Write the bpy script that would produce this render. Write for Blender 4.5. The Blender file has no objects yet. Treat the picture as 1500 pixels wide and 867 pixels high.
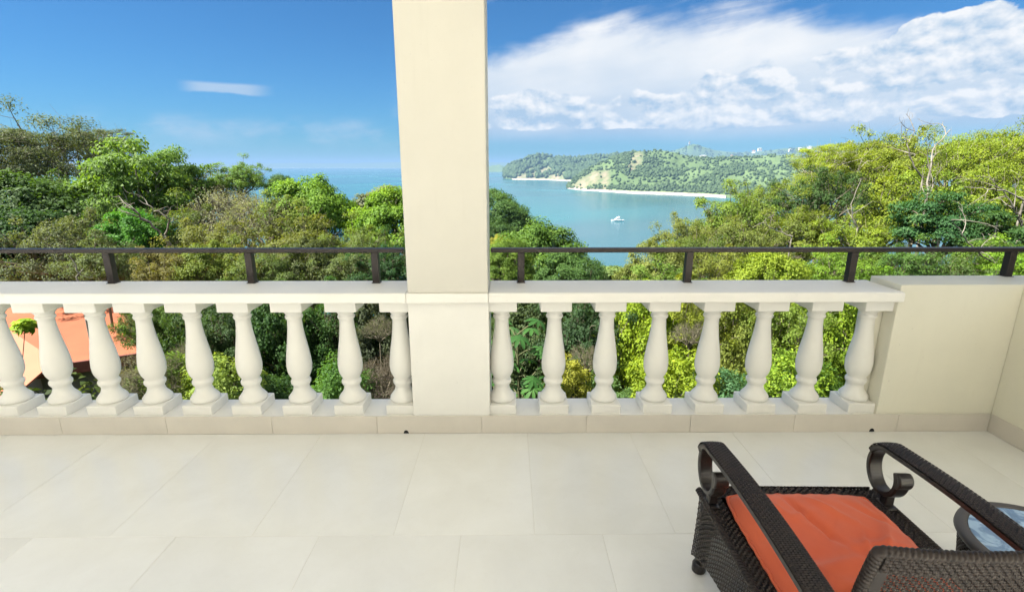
import bpy, bmesh, math, random
import numpy as np
from mathutils import Vector, Matrix
R = math.radians
PI = math.pi
sc = bpy.context.scene
COL = sc.collection

# ------------------------------------------------------------------ camera
CAM = Vector((0.0, 0.0, 1.6))
PITCH, YAW, FPX = 14.5, 0.45, 740.0
cam_d = bpy.data.cameras.new('camera')
cam_d.sensor_fit = 'HORIZONTAL'; cam_d.sensor_width = 36.0
cam_d.lens = 36.0 * FPX / 1500.0
cam_d.clip_start = 0.05; cam_d.clip_end = 120000.0
cam = bpy.data.objects.new('camera', cam_d)
cam.location = CAM
cam.rotation_euler = (R(90 - PITCH), 0, R(-YAW))
COL.objects.link(cam); sc.camera = cam
ROT = cam.rotation_euler.to_matrix()

# ------------------------------------------------------------------ light
SUN_EL, SUN_ROT = 52.0, 256.0            # from the left, high
SKY_STRENGTH, SUN_STRENGTH, EXPOSURE = 0.055, 4.8, 1.90
sd = bpy.data.lights.new('sun', 'SUN')
sd.energy = SUN_STRENGTH; sd.angle = R(0.53); sd.color = (1.0, 0.955, 0.88)
so = bpy.data.objects.new('sun', sd); COL.objects.link(so)
to_sun = Vector((math.sin(R(SUN_ROT)) * math.cos(R(SUN_EL)), math.cos(R(SUN_ROT)) * math.cos(R(SUN_EL)), math.sin(R(SUN_EL))))
so.rotation_euler = to_sun.to_track_quat('Z', 'Y').to_euler()
sc.view_settings.view_transform = 'Standard'; sc.view_settings.look = 'None'
sc.view_settings.exposure = EXPOSURE; sc.view_settings.gamma = 1.0
sc.view_settings.use_curve_mapping = False
sc.cycles.max_bounces = 7; sc.cycles.diffuse_bounces = 4; sc.cycles.glossy_bounces = 3
sc.cycles.transmission_bounces = 4; sc.cycles.volume_bounces = 0; sc.cycles.transparent_max_bounces = 8
sc.cycles.caustics_reflective = False; sc.cycles.caustics_refractive = False
sc.cycles.use_denoising = True

class NT:
    """tiny node helper"""
    def __init__(self, tree): self.t = tree; self.n = tree.nodes; self.l = tree.links
    def new(self, typ, **kw):
        n = self.n.new(typ)
        for k, v in kw.items(): setattr(n, k, v)
        return n
    def put(self, sock, v):
        if isinstance(v, bpy.types.NodeSocket): self.l.new(v, sock)
        elif v is not None: sock.default_value = v
    def m(self, op, a, b=None, c=None, clamp=False):
        n = self.new('ShaderNodeMath', operation=op); n.use_clamp = clamp
        self.put(n.inputs[0], a)
        if b is not None: self.put(n.inputs[1], b)
        if c is not None: self.put(n.inputs[2], c)
        return n.outputs[0]
    def ss(self, x, a, b):                       # smoothstep a..b
        n = self.new('ShaderNodeMapRange', interpolation_type='SMOOTHSTEP')
        self.put(n.inputs[0], x); n.inputs[1].default_value = a; n.inputs[2].default_value = b
        return n.outputs[0]
    def lin(self, x, a, b, c=0.0, d=1.0):
        n = self.new('ShaderNodeMapRange'); n.clamp = True
        self.put(n.inputs[0], x)
        for i, v in enumerate((a, b, c, d)): n.inputs[i + 1].default_value = v
        return n.outputs[0]
    def mix(self, f, a, b, blend='MIX'):
        n = self.new('ShaderNodeMix', data_type='RGBA', blend_type=blend); n.clamp_factor = True
        self.put(n.inputs[0], f)
        for i, v in ((6, a), (7, b)):
            if isinstance(v, tuple) and len(v) == 3: v = (*v, 1)
            self.put(n.inputs[i], v)
        return n.outputs[2]
    def comb(self, x, y, z):
        n = self.new('ShaderNodeCombineXYZ')
        for i, v in enumerate((x, y, z)): self.put(n.inputs[i], v)
        return n.outputs[0]
    def sep(self, v):
        n = self.new('ShaderNodeSeparateXYZ'); self.put(n.inputs[0], v); return n.outputs
    def noise(self, vec, scale, detail=4.0, rough=0.55, dist=0.0, w=None):
        n = self.new('ShaderNodeTexNoise')
        if w is not None: n.noise_dimensions = '4D'; n.inputs['W'].default_value = w
        if vec is not None: self.put(n.inputs['Vector'], vec)
        n.inputs['Scale'].default_value = scale; n.inputs['Detail'].default_value = detail
        n.inputs['Roughness'].default_value = rough; n.inputs['Distortion'].default_value = dist
        return n.outputs['Fac']
    def bump(self, h, strength=0.3, dist=0.01):
        n = self.new('ShaderNodeBump'); n.inputs['Strength'].default_value = strength
        n.inputs['Distance'].default_value = dist; self.put(n.inputs['Height'], h); return n.outputs[0]

# ------------------------------------------------------------------ sky
world = bpy.data.worlds.new('World'); sc.world = world; world.use_nodes = True
W = NT(world.node_tree); W.n.clear()
sky = W.new('ShaderNodeTexSky', sky_type='NISHITA', sun_disc=False)
sky.sun_elevation = R(SUN_EL); sky.sun_rotation = R(SUN_ROT); sky.altitude = 0
sky.air_density = 1.0; sky.dust_density = 0.3; sky.ozone_density = 3.0
d = W.new('ShaderNodeTexCoord').outputs['Generated']
dx, dy, dz = W.sep(d)
az = W.m('MULTIPLY', W.m('ARCTAN2', dx, dy), 57.2958)             # degrees clockwise from +Y
el = W.m('MULTIPLY', W.m('ARCSINE', dz), 57.2958)
cu = W.comb(W.m('MULTIPLY', az, 0.06), W.m('MULTIPLY', el, 0.095), 0.0)
def shift(vec, off):
    n = W.new('ShaderNodeVectorMath', operation='ADD'); W.put(n.inputs[0], vec); n.inputs[1].default_value = off; return n.outputs[0]
# a bank of cloud over the bay: a wispy bright veil on top, cumulus heads in front, grey-blue base
n_big = W.noise(cu, 1.1, 3, 0.5, w=3.1)
n_mid = W.noise(cu, 4.2, 9, 0.56, 0.15, w=1.7)
n_up = W.noise(shift(cu, (0.02, 0.05, 0)), 4.2, 9, 0.56, 0.15, w=1.7)
n_lump = W.noise(cu, 1.9, 2, 0.5, w=8.4)
wv = W.comb(W.m('ADD', W.m('MULTIPLY', az, 0.030), W.m('MULTIPLY', el, -0.055)), W.m('ADD', W.m('MULTIPLY', el, 0.13), W.m('MULTIPLY', az, -0.012)), 0.3)
n_st = W.noise(wv, 2.6, 9, 0.60, 0.7, w=5.2)
n_wisp = W.m('ADD', W.m('MULTIPLY', n_st, 0.48), W.m('MULTIPLY', W.noise(cu, 2.2, 8, 0.55, 0.2, w=9.3), 0.52))
azr = W.ss(az, -13.0, -4.0)
azq = W.m('SUBTRACT', 1.0, W.ss(az, 75.0, 110.0))
top = W.m('SUBTRACT', W.lin(az, -4.0, 10.0, 10.9, 13.6), W.lin(az, 27.0, 37.0, 0.0, 3.0))
tocap = W.m('SUBTRACT', el, top)
body = W.m('MULTIPLY', W.m('MULTIPLY', azr, azq), W.m('SUBTRACT', 1.0, W.ss(tocap, -3.4, 2.2)))
veil = W.m('MULTIPLY', W.ss(W.m('ADD', W.m('MULTIPLY', body, 1.0), W.m('MULTIPLY', W.m('SUBTRACT', n_wisp, 0.5), 2.3)), 0.02, 0.74), W.m('MULTIPLY', W.ss(el, 1.4, 4.0), W.ss(az, -20.0, -6.0)))
cumz = W.m('MULTIPLY', W.m('MULTIPLY', azr, azq), W.m('MULTIPLY', W.ss(el, 3.0, 4.0), W.m('SUBTRACT', 1.0, W.ss(W.m('SUBTRACT', el, W.lin(az, 15, 38, 0.0, 4.5)), 6.0, 9.5))))
cumd = W.m('ADD', W.m('MULTIPLY', W.m('SUBTRACT', n_mid, 0.5), 1.0), W.m('ADD', W.m('MULTIPLY', W.m('SUBTRACT', n_lump, 0.5), 1.1), W.m('MULTIPLY', cumz, 0.52)))
cumul = W.m('MULTIPLY', W.ss(cumd, 0.41, 0.48), W.ss(el, 2.8, 3.8))
loose_fill = W.m('ADD', W.m('MULTIPLY', n_big, 0.7), W.m('MULTIPLY', n_wisp, 0.55))
edge = W.m('MULTIPLY', W.m('MULTIPLY', W.ss(loose_fill, 0.52, 0.68), 0.9), W.ss(el, 20.0, 33.0))  # loose cloud overhead, out of view, thickened for white fill light
low = W.m('MULTIPLY', W.m('MULTIPLY', W.ss(el, 1.2, 3.0), W.m('SUBTRACT', 1.0, W.ss(el, 3.4, 5.2))), W.m('MULTIPLY', W.ss(W.m('ADD', n_wisp, W.m('MULTIPLY', W.m('SUBTRACT', n_mid, .5), .5)), 0.46, 0.70), 0.6))
# one thin flat streak left of the column
st = W.m('MULTIPLY', W.m('MULTIPLY', W.ss(az, -31.5, -29.5), W.m('SUBTRACT', 1.0, W.ss(az, -26.0, -23.0))),
         W.m('MULTIPLY', W.ss(W.m('ADD', el, W.m('MULTIPLY', n_mid, 0.8)), 6.75, 7.0), W.m('SUBTRACT', 1.0, W.ss(W.m('ADD', el, W.m('MULTIPLY', n_wisp, 0.5)), 7.4, 7.75))))
cov = W.m('MAXIMUM', W.m('MAXIMUM', veil, W.m('MAXIMUM', edge, cumul)), W.m('MAXIMUM', low, W.m('MULTIPLY', st, 0.6)))
relief = W.m('SUBTRACT', n_mid, n_up)
lit_v = W.m('ADD', W.lin(el, 3.5, 10.5, 0.10, 0.84), W.m('ADD', W.m('MULTIPLY', W.m('SUBTRACT', n_wisp, 0.5), 1.3), W.m('MULTIPLY', W.m('SUBTRACT', n_lump, 0.5), 0.9)), clamp=True)
lit_c = W.m('ADD', W.lin(el, 3.0, 8.0, 0.36, 0.60), W.m('MULTIPLY', relief, 5.6), clamp=True)
lit = W.m('ADD', W.m('MULTIPLY', lit_c, cumul), W.m('MULTIPLY', lit_v, W.m('SUBTRACT', 1.0, cumul)))
CL = 1.0 / (SKY_STRENGTH * 2 ** EXPOSURE)
ccol = W.mix(lit, (0.46 * CL, 0.62 * CL, 0.80 * CL), W.mix(W.ss(el, 16.0, 26.0), (0.97 * CL, 0.98 * CL, 0.99 * CL), (1.35 * CL, 1.35 * CL, 1.35 * CL)))  # clouds above the view made brighter still to light the terrace
skc = W.mix(1.0, sky.outputs[0], (0.155, 0.395, 0.60), 'MULTIPLY')
bg = W.new('ShaderNodeBackground'); bg.inputs[1].default_value = SKY_STRENGTH
W.l.new(W.mix(cov, skc, ccol), bg.inputs[0])
W.l.new(bg.outputs[0], W.new('ShaderNodeOutputWorld').inputs[0])

# ------------------------------------------------------------------ helpers
def ray(px, py):
    return (ROT @ Vector(((px - 750.0) / FPX, -(py - 433.5) / FPX, -1.0)))
def at_y(px, py, Y):
    r = ray(px, py); return CAM + r * (Y / r.y)
def at_z(px, py, Z):
    r = ray(px, py); return CAM + r * ((Z - CAM.z) / r.z)

def link(o, parent=None, mat=None, kind=None):
    COL.objects.link(o)
    if parent is not None: o.parent = parent
    if mat is not None: o.data.materials.append(mat)
    if kind: o['kind'] = kind
    return o
def tag(o, label, cat, group=None):
    o['label'] = label; o['category'] = cat
    if group: o['group'] = group
    return o
def empty(name, loc, label=None, cat=None, group=None, rz=0.0):
    o = bpy.data.objects.new(name, None); o.location = loc; o.rotation_euler = (0, 0, rz)
    o.empty_display_size = 0.1; COL.objects.link(o)
    if label: tag(o, label, cat, group)
    return o
def ob(name, bm, mat, parent=None, kind=None, smooth=False, bevel=0.0, seg=2, loc=None):
    me = bpy.data.meshes.new(name)
    bmesh.ops.recalc_face_normals(bm, faces=bm.faces[:]); bm.to_mesh(me); bm.free()
    o = bpy.data.objects.new(name, me); link(o, parent, mat, kind)
    if smooth:
        me.polygons.foreach_set('use_smooth', [True] * len(me.polygons))
    if bevel:
        b = o.modifiers.new('bevel', 'BEVEL'); b.width = bevel; b.segments = seg; b.limit_method = 'ANGLE'; b.angle_limit = R(40)
        b.harden_normals = False
    if loc is not None: o.location = loc
    return o
def mesh_np(name, V, F, tone=None, mat_idx=None):
    """F: (n,k) int array"""
    V = np.asarray(V, np.float32); F = np.asarray(F, np.int32)
    me = bpy.data.meshes.new(name); k = F.shape[1]
    me.vertices.add(len(V)); me.vertices.foreach_set('co', V.ravel())
    me.loops.add(F.size); me.loops.foreach_set('vertex_index', F.ravel())
    me.polygons.add(len(F)); me.polygons.foreach_set('loop_start', np.arange(len(F), dtype=np.int32) * k)
    if tone is not None:
        a = me.attributes.new('tone', 'FLOAT', 'POINT'); a.data.foreach_set('value', np.asarray(tone, np.float32))
    me.update(calc_edges=True); me.validate(); return me
def box(bm, x0, x1, y0, y1, z0, z1, M=None):
    vs = [Vector((x, y, z)) for x in (x0, x1) for y in (y0, y1) for z in (z0, z1)]
    if M is not None: vs = [M @ v for v in vs]
    v = [bm.verts.new(p) for p in vs]
    for f in ((0, 1, 3, 2), (4, 6, 7, 5), (0, 4, 5, 1), (2, 3, 7, 6), (0, 2, 6, 4), (1, 5, 7, 3)):
        bm.faces.new([v[i] for i in f])
def lathe(bm, prof, n=40, c=(0, 0), cap=True):
    rings = []
    for z, r in prof:
        rings.append([bm.verts.new((c[0] + r * math.cos(2 * PI * i / n), c[1] + r * math.sin(2 * PI * i / n), z)) for i in range(n)])
    for a, b in zip(rings, rings[1:]):
        for i in range(n): bm.faces.new((a[i], a[(i + 1) % n], b[(i + 1) % n], b[i]))
    if cap: bm.faces.new(rings[0][::-1]); bm.faces.new(rings[-1])
def frames(pts):
    P = [Vector(p) for p in pts]; T = []
    for i in range(len(P)):
        a = P[max(i - 1, 0)]; b = P[min(i + 1, len(P) - 1)]; T.append((b - a).normalized())
    ref = Vector((0, 0, 1)) if abs(T[0].z) < 0.9 else Vector((1, 0, 0))
    u = (ref - T[0] * ref.dot(T[0])).normalized(); out = []
    for p, t in zip(P, T):
        u = (u - t * u.dot(t)).normalized(); out.append((p, t, u, t.cross(u)))
    return out
def tube(bm, pts, rad, n=8, cap=True, lobes=0, twist=0.0, amp=0.0):
    rings = []; s = 0.0; prev = None
    for i, (p, t, u, w) in enumerate(frames(pts)):
        if prev is not None: s += (p - prev).length
        prev = p
        r = rad[i] if isinstance(rad, (list, tuple)) else rad
        ring = []
        for k in range(n):
            a = 2 * PI * k / n; rr = r * (1 + (amp * abs(math.cos(0.5 * (lobes * a + twist * s))) - amp * 0.6 if lobes else 0))
            ring.append(bm.verts.new(p + u * (rr * math.cos(a)) + w * (rr * math.sin(a))))
        rings.append(ring)
    for a, b in zip(rings, rings[1:]):
        for i in range(n): bm.faces.new((a[i], a[(i + 1) % n], b[(i + 1) % n], b[i]))
    if cap: bm.faces.new(rings[0][::-1]); bm.faces.new(rings[-1])
def sweep(bm, pts, sec, side):
    """sweep a 2D section (a along 'side', b along the other normal) along pts"""
    rings = []; side = Vector(side).normalized()
    P = [Vector(p) for p in pts]
    for i, p in enumerate(P):
        t = (P[min(i + 1, len(P) - 1)] - P[max(i - 1, 0)]).normalized(); nrm = side.cross(t).normalized()
        rings.append([bm.verts.new(p + side * a + nrm * b) for a, b in sec])
    n = len(sec)
    for a, b in zip(rings, rings[1:]):
        for i in range(n): bm.faces.new((a[i], a[(i + 1) % n], b[(i + 1) % n], b[i]))
    bm.faces.new(rings[0][::-1]); bm.faces.new(rings[-1])
def weave(bm, P, nu, nv, amp=0.003, wu=0.78, wv=0.78):
    """over-under strands on a surface P(u,v): every strand an arched ribbon of its own"""
    e = 1e-3
    def nrm(u, v):
        a = P(min(u + e, 1), v) - P(max(u - e, 0), v); b = P(u, min(v + e, 1)) - P(u, max(v - e, 0))
        return a.cross(b).normalized()
    def strand(fix, n_other, idx, half, along_v):
        prev = None
        for j in range(n_other * 2 + 1):
            tt = j / (n_other * 2.0)
            sgn = (1 if (((j - 1) // 2) + idx) % 2 else -1) if j % 2 else 0
            if not along_v: sgn = -sgn
            trio = []
            for k, off in ((-1, 0.0), (0, 0.45), (1, 0.0)):
                f = min(max(fix + k * half, 0), 1)
                u, v = (f, tt) if along_v else (tt, f)
                trio.append(bm.verts.new(P(u, v) + nrm(u, v) * (amp * (sgn + off))))
            if prev:
                bm.faces.new((prev[0], prev[1], trio[1], trio[0])); bm.faces.new((prev[1], prev[2], trio[2], trio[1]))
            prev = trio
    for i in range(nu): strand((i + 0.5) / nu, nv, i, 0.5 * wu / nu, True)
    for i in range(nv): strand((i + 0.5) / nv, nu, i, 0.5 * wv / nv, False)

# ------------------------------------------------------------------ materials
def mat(name):
    m = bpy.data.materials.new(name); m.use_nodes = True
    t = NT(m.node_tree); t.n.clear()
    o = t.new('ShaderNodeOutputMaterial'); p = t.new('ShaderNodeBsdfPrincipled'); t.l.new(p.outputs[0], o.inputs[0])
    return m, t, p, o
def paint(name, col, var=0.06, rough=0.55, scale=3.0, bump=0.12, grime=0.0):
    m, t, p, o = mat(name); c = t.new('ShaderNodeTexCoord').outputs['Object']
    n = t.noise(c, scale, 5, 0.6); n2 = t.noise(c, 160, 3, 0.6)
    dark = tuple(x * (1 - var * 2) for x in col); lite = tuple(min(1, x * (1 + var)) for x in col)
    cc = t.mix(t.lin(n, 0.3, 0.7), dark, lite)
    if grime:
        g = t.m('MULTIPLY', t.ss(t.noise(c, 38, 2, 0.5), 0.70, 0.76), grime)
        cc = t.mix(g, cc, tuple(x * 0.45 for x in col))
    x_, y_, z_ = t.sep(c); sv = t.comb(t.m('MULTIPLY', x_, 16.0), t.m('MULTIPLY', y_, 16.0), t.m('MULTIPLY', z_, 1.3))
    streak = t.m('MULTIPLY', t.ss(t.noise(sv, 1.0, 5, 0.65), .52, .78), t.ss(t.noise(c, 1.7, 3, .5), .42, .62))
    cc = t.mix(t.m('MULTIPLY', streak, .06 + var), cc, tuple(x * q for x, q in zip(col, (.62, .60, .55))))
    t.l.new(cc, p.inputs['Base Color'])
    p.inputs['Roughness'].default_value = rough; p.inputs['Specular IOR Level'].default_value = 0.35
    b = t.m('ADD', t.m('MULTIPLY', n2, 0.35), t.noise(c, 22, 4, 0.6))
    t.l.new(t.bump(b, bump, 0.004), p.inputs['Normal'])
    return m
def plain(name, col, rough=0.5, metal=0.0, spec=0.5, var=0.12, scale=40, bump=0.1, bd=0.002):
    m, t, p, o = mat(name); c = t.new('ShaderNodeTexCoord').outputs['Object']; n = t.noise(c, scale, 4, 0.6)
    t.l.new(t.mix(n, tuple(x * (1 - var) for x in col), tuple(min(1, x * (1 + var)) for x in col)), p.inputs['Base Color'])
    p.inputs['Roughness'].default_value = rough; p.inputs['Metallic'].default_value = metal; p.inputs['Specular IOR Level'].default_value = spec
    t.l.new(t.bump(n, bump, bd), p.inputs['Normal']); return m
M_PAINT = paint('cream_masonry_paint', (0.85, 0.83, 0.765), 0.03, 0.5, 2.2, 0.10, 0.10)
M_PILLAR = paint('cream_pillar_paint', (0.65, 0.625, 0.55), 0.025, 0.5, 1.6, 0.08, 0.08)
M_WALL = paint('parapet_paint', (0.78, 0.75, 0.615), 0.03, 0.5, 1.5, 0.10, 0.2)
M_SKIRT = paint('stone_skirting', (0.66, 0.61, 0.53), 0.03, 0.3, 4.0, 0.04)
M_GROUT = plain('grout', (0.70, 0.68, 0.63), 0.8)
M_METAL = plain('dark_bronze_metal', (0.030, 0.023, 0.020), 0.42, 0.2, 0.5, 0.2, 60, 0.08)
M_HOLE_SHADE = plain('hole_shade', (0.01, 0.01, 0.01), 0.8)
M_BOUNCE = paint('bounce_wall_paint', (0.82, 0.80, 0.74), 0.03, 0.6, 1.0, 0.1)
def tile_mat():
    m, t, p, o = mat('porcelain_tile'); c = t.new('ShaderNodeTexCoord').outputs['Object']
    info = t.new('ShaderNodeObjectInfo')
    off = t.new('ShaderNodeVectorMath', operation='ADD'); t.l.new(c, off.inputs[0])
    cr = t.comb(t.m('MULTIPLY', info.outputs['Random'], 37.0), t.m('MULTIPLY', info.outputs['Random'], 11.0), 0.0); t.l.new(cr, off.inputs[1])
    n = t.noise(off.outputs[0], 3.0, 6, 0.62, 0.4); n3 = t.noise(off.outputs[0], 26, 4, 0.65)
    a = t.mix(t.lin(n, 0.3, 0.72), (0.75, 0.745, 0.705), (0.81, 0.81, 0.78))
    a = t.mix(t.m('MULTIPLY', t.ss(n3, 0.56, 0.72), 0.07), a, (0.63, 0.59, 0.50))
    v = t.new('ShaderNodeHueSaturation'); t.l.new(a, v.inputs['Color']); t.l.new(t.lin(info.outputs['Random'], 0, 1, 0.965, 1.03), v.inputs['Value'])
    t.l.new(v.outputs[0], p.inputs['Base Color'])
    t.l.new(t.lin(n, 0.3, 0.7, 0.15, 0.22), p.inputs['Roughness']); p.inputs['Specular IOR Level'].default_value = 0.5
    t.l.new(t.bump(n, 0.03, 0.01), p.inputs['Normal']); return m
M_TILE = tile_mat()
def wicker_mat():
    m, t, p, o = mat('brown_resin_wicker'); c = t.new('ShaderNodeTexCoord').outputs['Object']
    n = t.noise(c, 55, 4, 0.65); n2 = t.noise(c, 9, 3, 0.5)
    a = t.mix(t.lin(n, 0.3, 0.7), (0.011, 0.0072, 0.0055), (0.032, 0.022, 0.017))
    a = t.mix(t.m('MULTIPLY', n2, 0.2), a, (0.02, 0.017, 0.016))
    t.l.new(a, p.inputs['Base Color']); p.inputs['Roughness'].default_value = 0.42; p.inputs['Specular IOR Level'].default_value = 0.26
    t.l.new(t.bump(t.noise(c, 240, 2, 0.5), 0.25, 0.001), p.inputs['Normal']); return m
M_WICKER = wicker_mat()
M_RESIN = plain('dark_resin', (0.015, 0.011, 0.0095), 0.34, 0, 0.5, 0.3, 25, 0.1)
def cushion_mat():
    m, t, p, o = mat('orange_fabric'); c = t.new('ShaderNodeTexCoord').outputs['Object']
    n = t.noise(c, 4, 4, 0.6); n2 = t.noise(c, 420, 2, 0.5)
    t.l.new(t.mix(t.lin(n, 0.3, 0.7), (0.57, 0.088, 0.028), (0.65, 0.120, 0.042)), p.inputs['Base Color'])
    p.inputs['Roughness'].default_value = 0.72; p.inputs['Sheen Weight'].default_value = 0.15
    t.l.new(t.bump(n2, 0.12, 0.001), p.inputs['Normal']); return m
M_CUSH = cushion_mat()

# leaves: the colour of each plant comes from its own object colour, varied leaf by leaf
def leaf_mat(name='leaf', trans=0.42, rough=0.6):
    m, t, p, o = mat(name)
    info = t.new('ShaderNodeObjectInfo'); at = t.new('ShaderNodeAttribute', attribute_name='tone')
    base = info.outputs['Color']; tone = at.outputs['Fac']
    hs = t.new('ShaderNodeHueSaturation'); t.l.new(base, hs.inputs['Color'])
    t.l.new(t.lin(tone, 0, 1, 0.520, 0.484), hs.inputs['Hue']); t.l.new(t.lin(tone, 0, 1, 0.5, 1.5), hs.inputs['Value'])
    c = t.mix(t.m('MULTIPLY', t.ss(tone, 0.86, 1.0), 0.30), hs.outputs[0], (0.27, 0.26, 0.06))
    t.l.new(c, p.inputs['Base Color']); p.inputs['Roughness'].default_value = rough; p.inputs['Specular IOR Level'].default_value = 0.2
    tr = t.new('ShaderNodeBsdfTranslucent')
    t.l.new(t.mix(1.0, c, (1.25, 1.2, 0.45), 'MULTIPLY'), tr.inputs[0])
    mx = t.new('ShaderNodeMixShader'); mx.inputs[0].default_value = trans
    t.l.new(p.outputs[0], mx.inputs[1]); t.l.new(tr.outputs[0], mx.inputs[2]); t.l.new(mx.outputs[0], o.inputs[0]); return m
M_LEAF = leaf_mat()
def bark_mat(name, a, b):
    m, t, p, o = mat(name); c = t.new('ShaderNodeTexCoord').outputs['Object']
    n = t.noise(c, 2.5, 6, 0.7, 0.5)
    t.l.new(t.mix(t.lin(n, 0.35, 0.65), a, b), p.inputs['Base Color']); p.inputs['Roughness'].default_value = 0.85
    t.l.new(t.bump(n, 0.5, 0.02), p.inputs['Normal']); return m
M_BARK = bark_mat('bark', (0.085, 0.072, 0.045), (0.20, 0.175, 0.12))
M_PALE = bark_mat('pale_bark', (0.22, 0.19, 0.15), (0.44, 0.40, 0.33))

# ------------------------------------------------------------------ terrace
FY = 2.82                                        # front plane of the parapet
floor_root = bm = bmesh.new(); box(bm, -8.0, 3.02, -1.2, FY + 0.34, -0.30, -0.0014)
floor = ob('terrace_floor', bm, M_GROUT, kind='structure')
# tiles: 0.63 m wide courses with offset joints; joints follow the photograph
y_joint = at_z(680, 783, 0).y
ta = [at_z(577, 780, 0).x + 0.633 * k for k in range(-13, 8)]
tb = [at_z(675, 785, 0).x + 0.633 * k for k in range(-13, 8)]
tile_cache = {}
def tile(x0, x1, y0, y1):
    x0 = max(x0, -8.0); x1 = min(x1, 2.985)
    if x1 - x0 < 0.05: return
    key = (round(x1 - x0, 3), round(y1 - y0, 3)); g = 0.0009
    if key not in tile_cache:
        b = bmesh.new(); box(b, g, key[0] - g, g, key[1] - g, -0.012, 0.0)
        o = ob('floor_tile', b, M_TILE, floor, bevel=0.0012, seg=1); tile_cache[key] = o.data
    else:
        o = bpy.data.objects.new('floor_tile', tile_cache[key]); link(o, floor)
        bv = o.modifiers.new('bevel', 'BEVEL'); bv.width = 0.0012; bv.segments = 1; bv.limit_method = 'ANGLE'
    o.location = (x0, y0, random.uniform(-0.0004, 0.0004))
random.seed(4)
rows = [(y_joint, FY - 0.004, ta), (y_joint - 1.266, y_joint, tb), (-1.19, y_joint - 1.266, ta)]
for y0, y1, xs in rows:
    for a, b in zip(xs, xs[1:]): tile(a, b, y0, y1)

# ---- the parapet run: base course, sills, rail, balusters
X_PL = at_y(600, 500, FY).x; X_PR = at_y(716.5, 500, FY).x           # pillar
X_UL = at_y(574, 0, FY - .03).x; X_UR = at_y(709.5, 0, FY - .03).x
X_WALL = at_y(1318, 430, FY).x                                     # right parapet starts here
X_END = 2.985
Z_SILL, Z_RAIL0, Z_RAIL1 = 0.112, 0.838, 0.898
prof = [(.171, .078), (.180, .083), (.195, .082), (.212, .070), (.228, .057), (.245, .050), (.258, .047), (.268, .047), (.276, .053), (.288, .0595), (.300, .060), (.308, .056), (.312, .051),
        (.320, .051), (.330, .057), (.348, .066), (.37, .072), (.405, .0748), (.44, .0725), (.47, .069), (.51, .0635), (.555, .056), (.60, .0495), (.64, .045), (.675, .0425), (.698, .0418), (.703, .046), (.709, .0505),
        (.718, .0515), (.725, .048), (.728, .045), (.735, .0475), (.745, .054), (.755, .0625), (.766, .068)]
bal_c = FY + 0.125
def make_baluster():
    b = bmesh.new(); lathe(b, prof, 40); return b
shaft_me = None; block_me = None
def baluster(parent, x):
    global shaft_me, block_me
    px = x - parent.location.x; py = bal_c - parent.location.y
    if shaft_me is None:
        s = ob('baluster', make_baluster(), M_PAINT, parent, smooth=True); shaft_me = s.data
        b = bmesh.new(); box(b, -.09, .09, -.105, .09, Z_SILL - .003, .172); block = ob('plinth', b, M_PAINT, s, bevel=.006)
        c = bmesh.new(); box(c, -.092, .092, -.10, .09, .766, Z_RAIL0 + .002); ab = ob('abacus', c, M_PAINT, s, bevel=.005)
        block_me = (block.data, ab.data)
    else:
        s = bpy.data.objects.new('baluster', shaft_me); link(s, parent)
        for nm, me, w in (('plinth', block_me[0], .006), ('abacus', block_me[1], .005)):
            k = bpy.data.objects.new(nm, me); link(k, s)
            bv = k.modifiers.new('bevel', 'BEVEL'); bv.width = w; bv.segments = 2; bv.limit_method = 'ANGLE'
    s.location = (px, py, 0); s.rotation_euler.z = 0
def run(x0, x1, bxs, label):
    e = empty('balustrade', (x0, FY, 0), label, 'balustrade', 'balustrades along the terrace edge')
    L = x1 - x0
    b = bmesh.new(); box(b, 0, L, 0, .24, -.29, Z_SILL); ob('sill', b, M_PAINT, e, bevel=.004)
    b = bmesh.new()
    sec = [(-.045, Z_RAIL0 + .002), (-.045, Z_RAIL1 - .010), (-.036, Z_RAIL1), (.285, Z_RAIL1), (.29, Z_RAIL1 - .006), (.29, Z_RAIL0 + .002)]
    v0 = [b.verts.new((0, y, z)) for y, z in sec]; v1 = [b.verts.new((L, y, z)) for y, z in sec]
    for i in range(6): b.faces.new((v0[i], v0[(i + 1) % 6], v1[(i + 1) % 6], v1[i]))
    b.faces.new(v0[::-1]); b.faces.new(v1)
    ob('rail', b, M_PAINT, e, bevel=.005)
    for x in bxs: baluster(e, x)
    return e
sl = [at_y(p, 520, bal_c).x for p in (588, 512, 437, 363, 291, 220, 152, 80, 8)]
sl += [sl[-1] - .312 * k for k in (1, 2, 3)]
sr = [at_y(p, 520, bal_c).x for p in (735, 811, 886.5, 961.5, 1037, 1112, 1186.5, 1260)]
run(-4.6, X_PL - .001, sl, 'cream balustrade with bulbous balusters left of the square pillar')
run(X_PR + .001, X_WALL, sr, 'cream balustrade with bulbous balusters between pillar and solid parapet')

pil = empty('pillar', ((X_PL + X_PR) / 2, FY, 0), 'square cream terrace pillar rising out of the balustrade', 'pillar')
cx = pil.location.x
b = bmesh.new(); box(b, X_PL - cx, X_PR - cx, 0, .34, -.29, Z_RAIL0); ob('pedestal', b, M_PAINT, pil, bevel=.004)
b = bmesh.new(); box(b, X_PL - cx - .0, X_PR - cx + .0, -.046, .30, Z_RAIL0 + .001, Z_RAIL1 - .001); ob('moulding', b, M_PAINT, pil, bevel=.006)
b = bmesh.new(); box(b, X_UL - cx, X_UR - cx, -.032, .32, Z_RAIL1 - .002, 3.4); ob('shaft', b, M_PILLAR, pil, bevel=.006)

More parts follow.
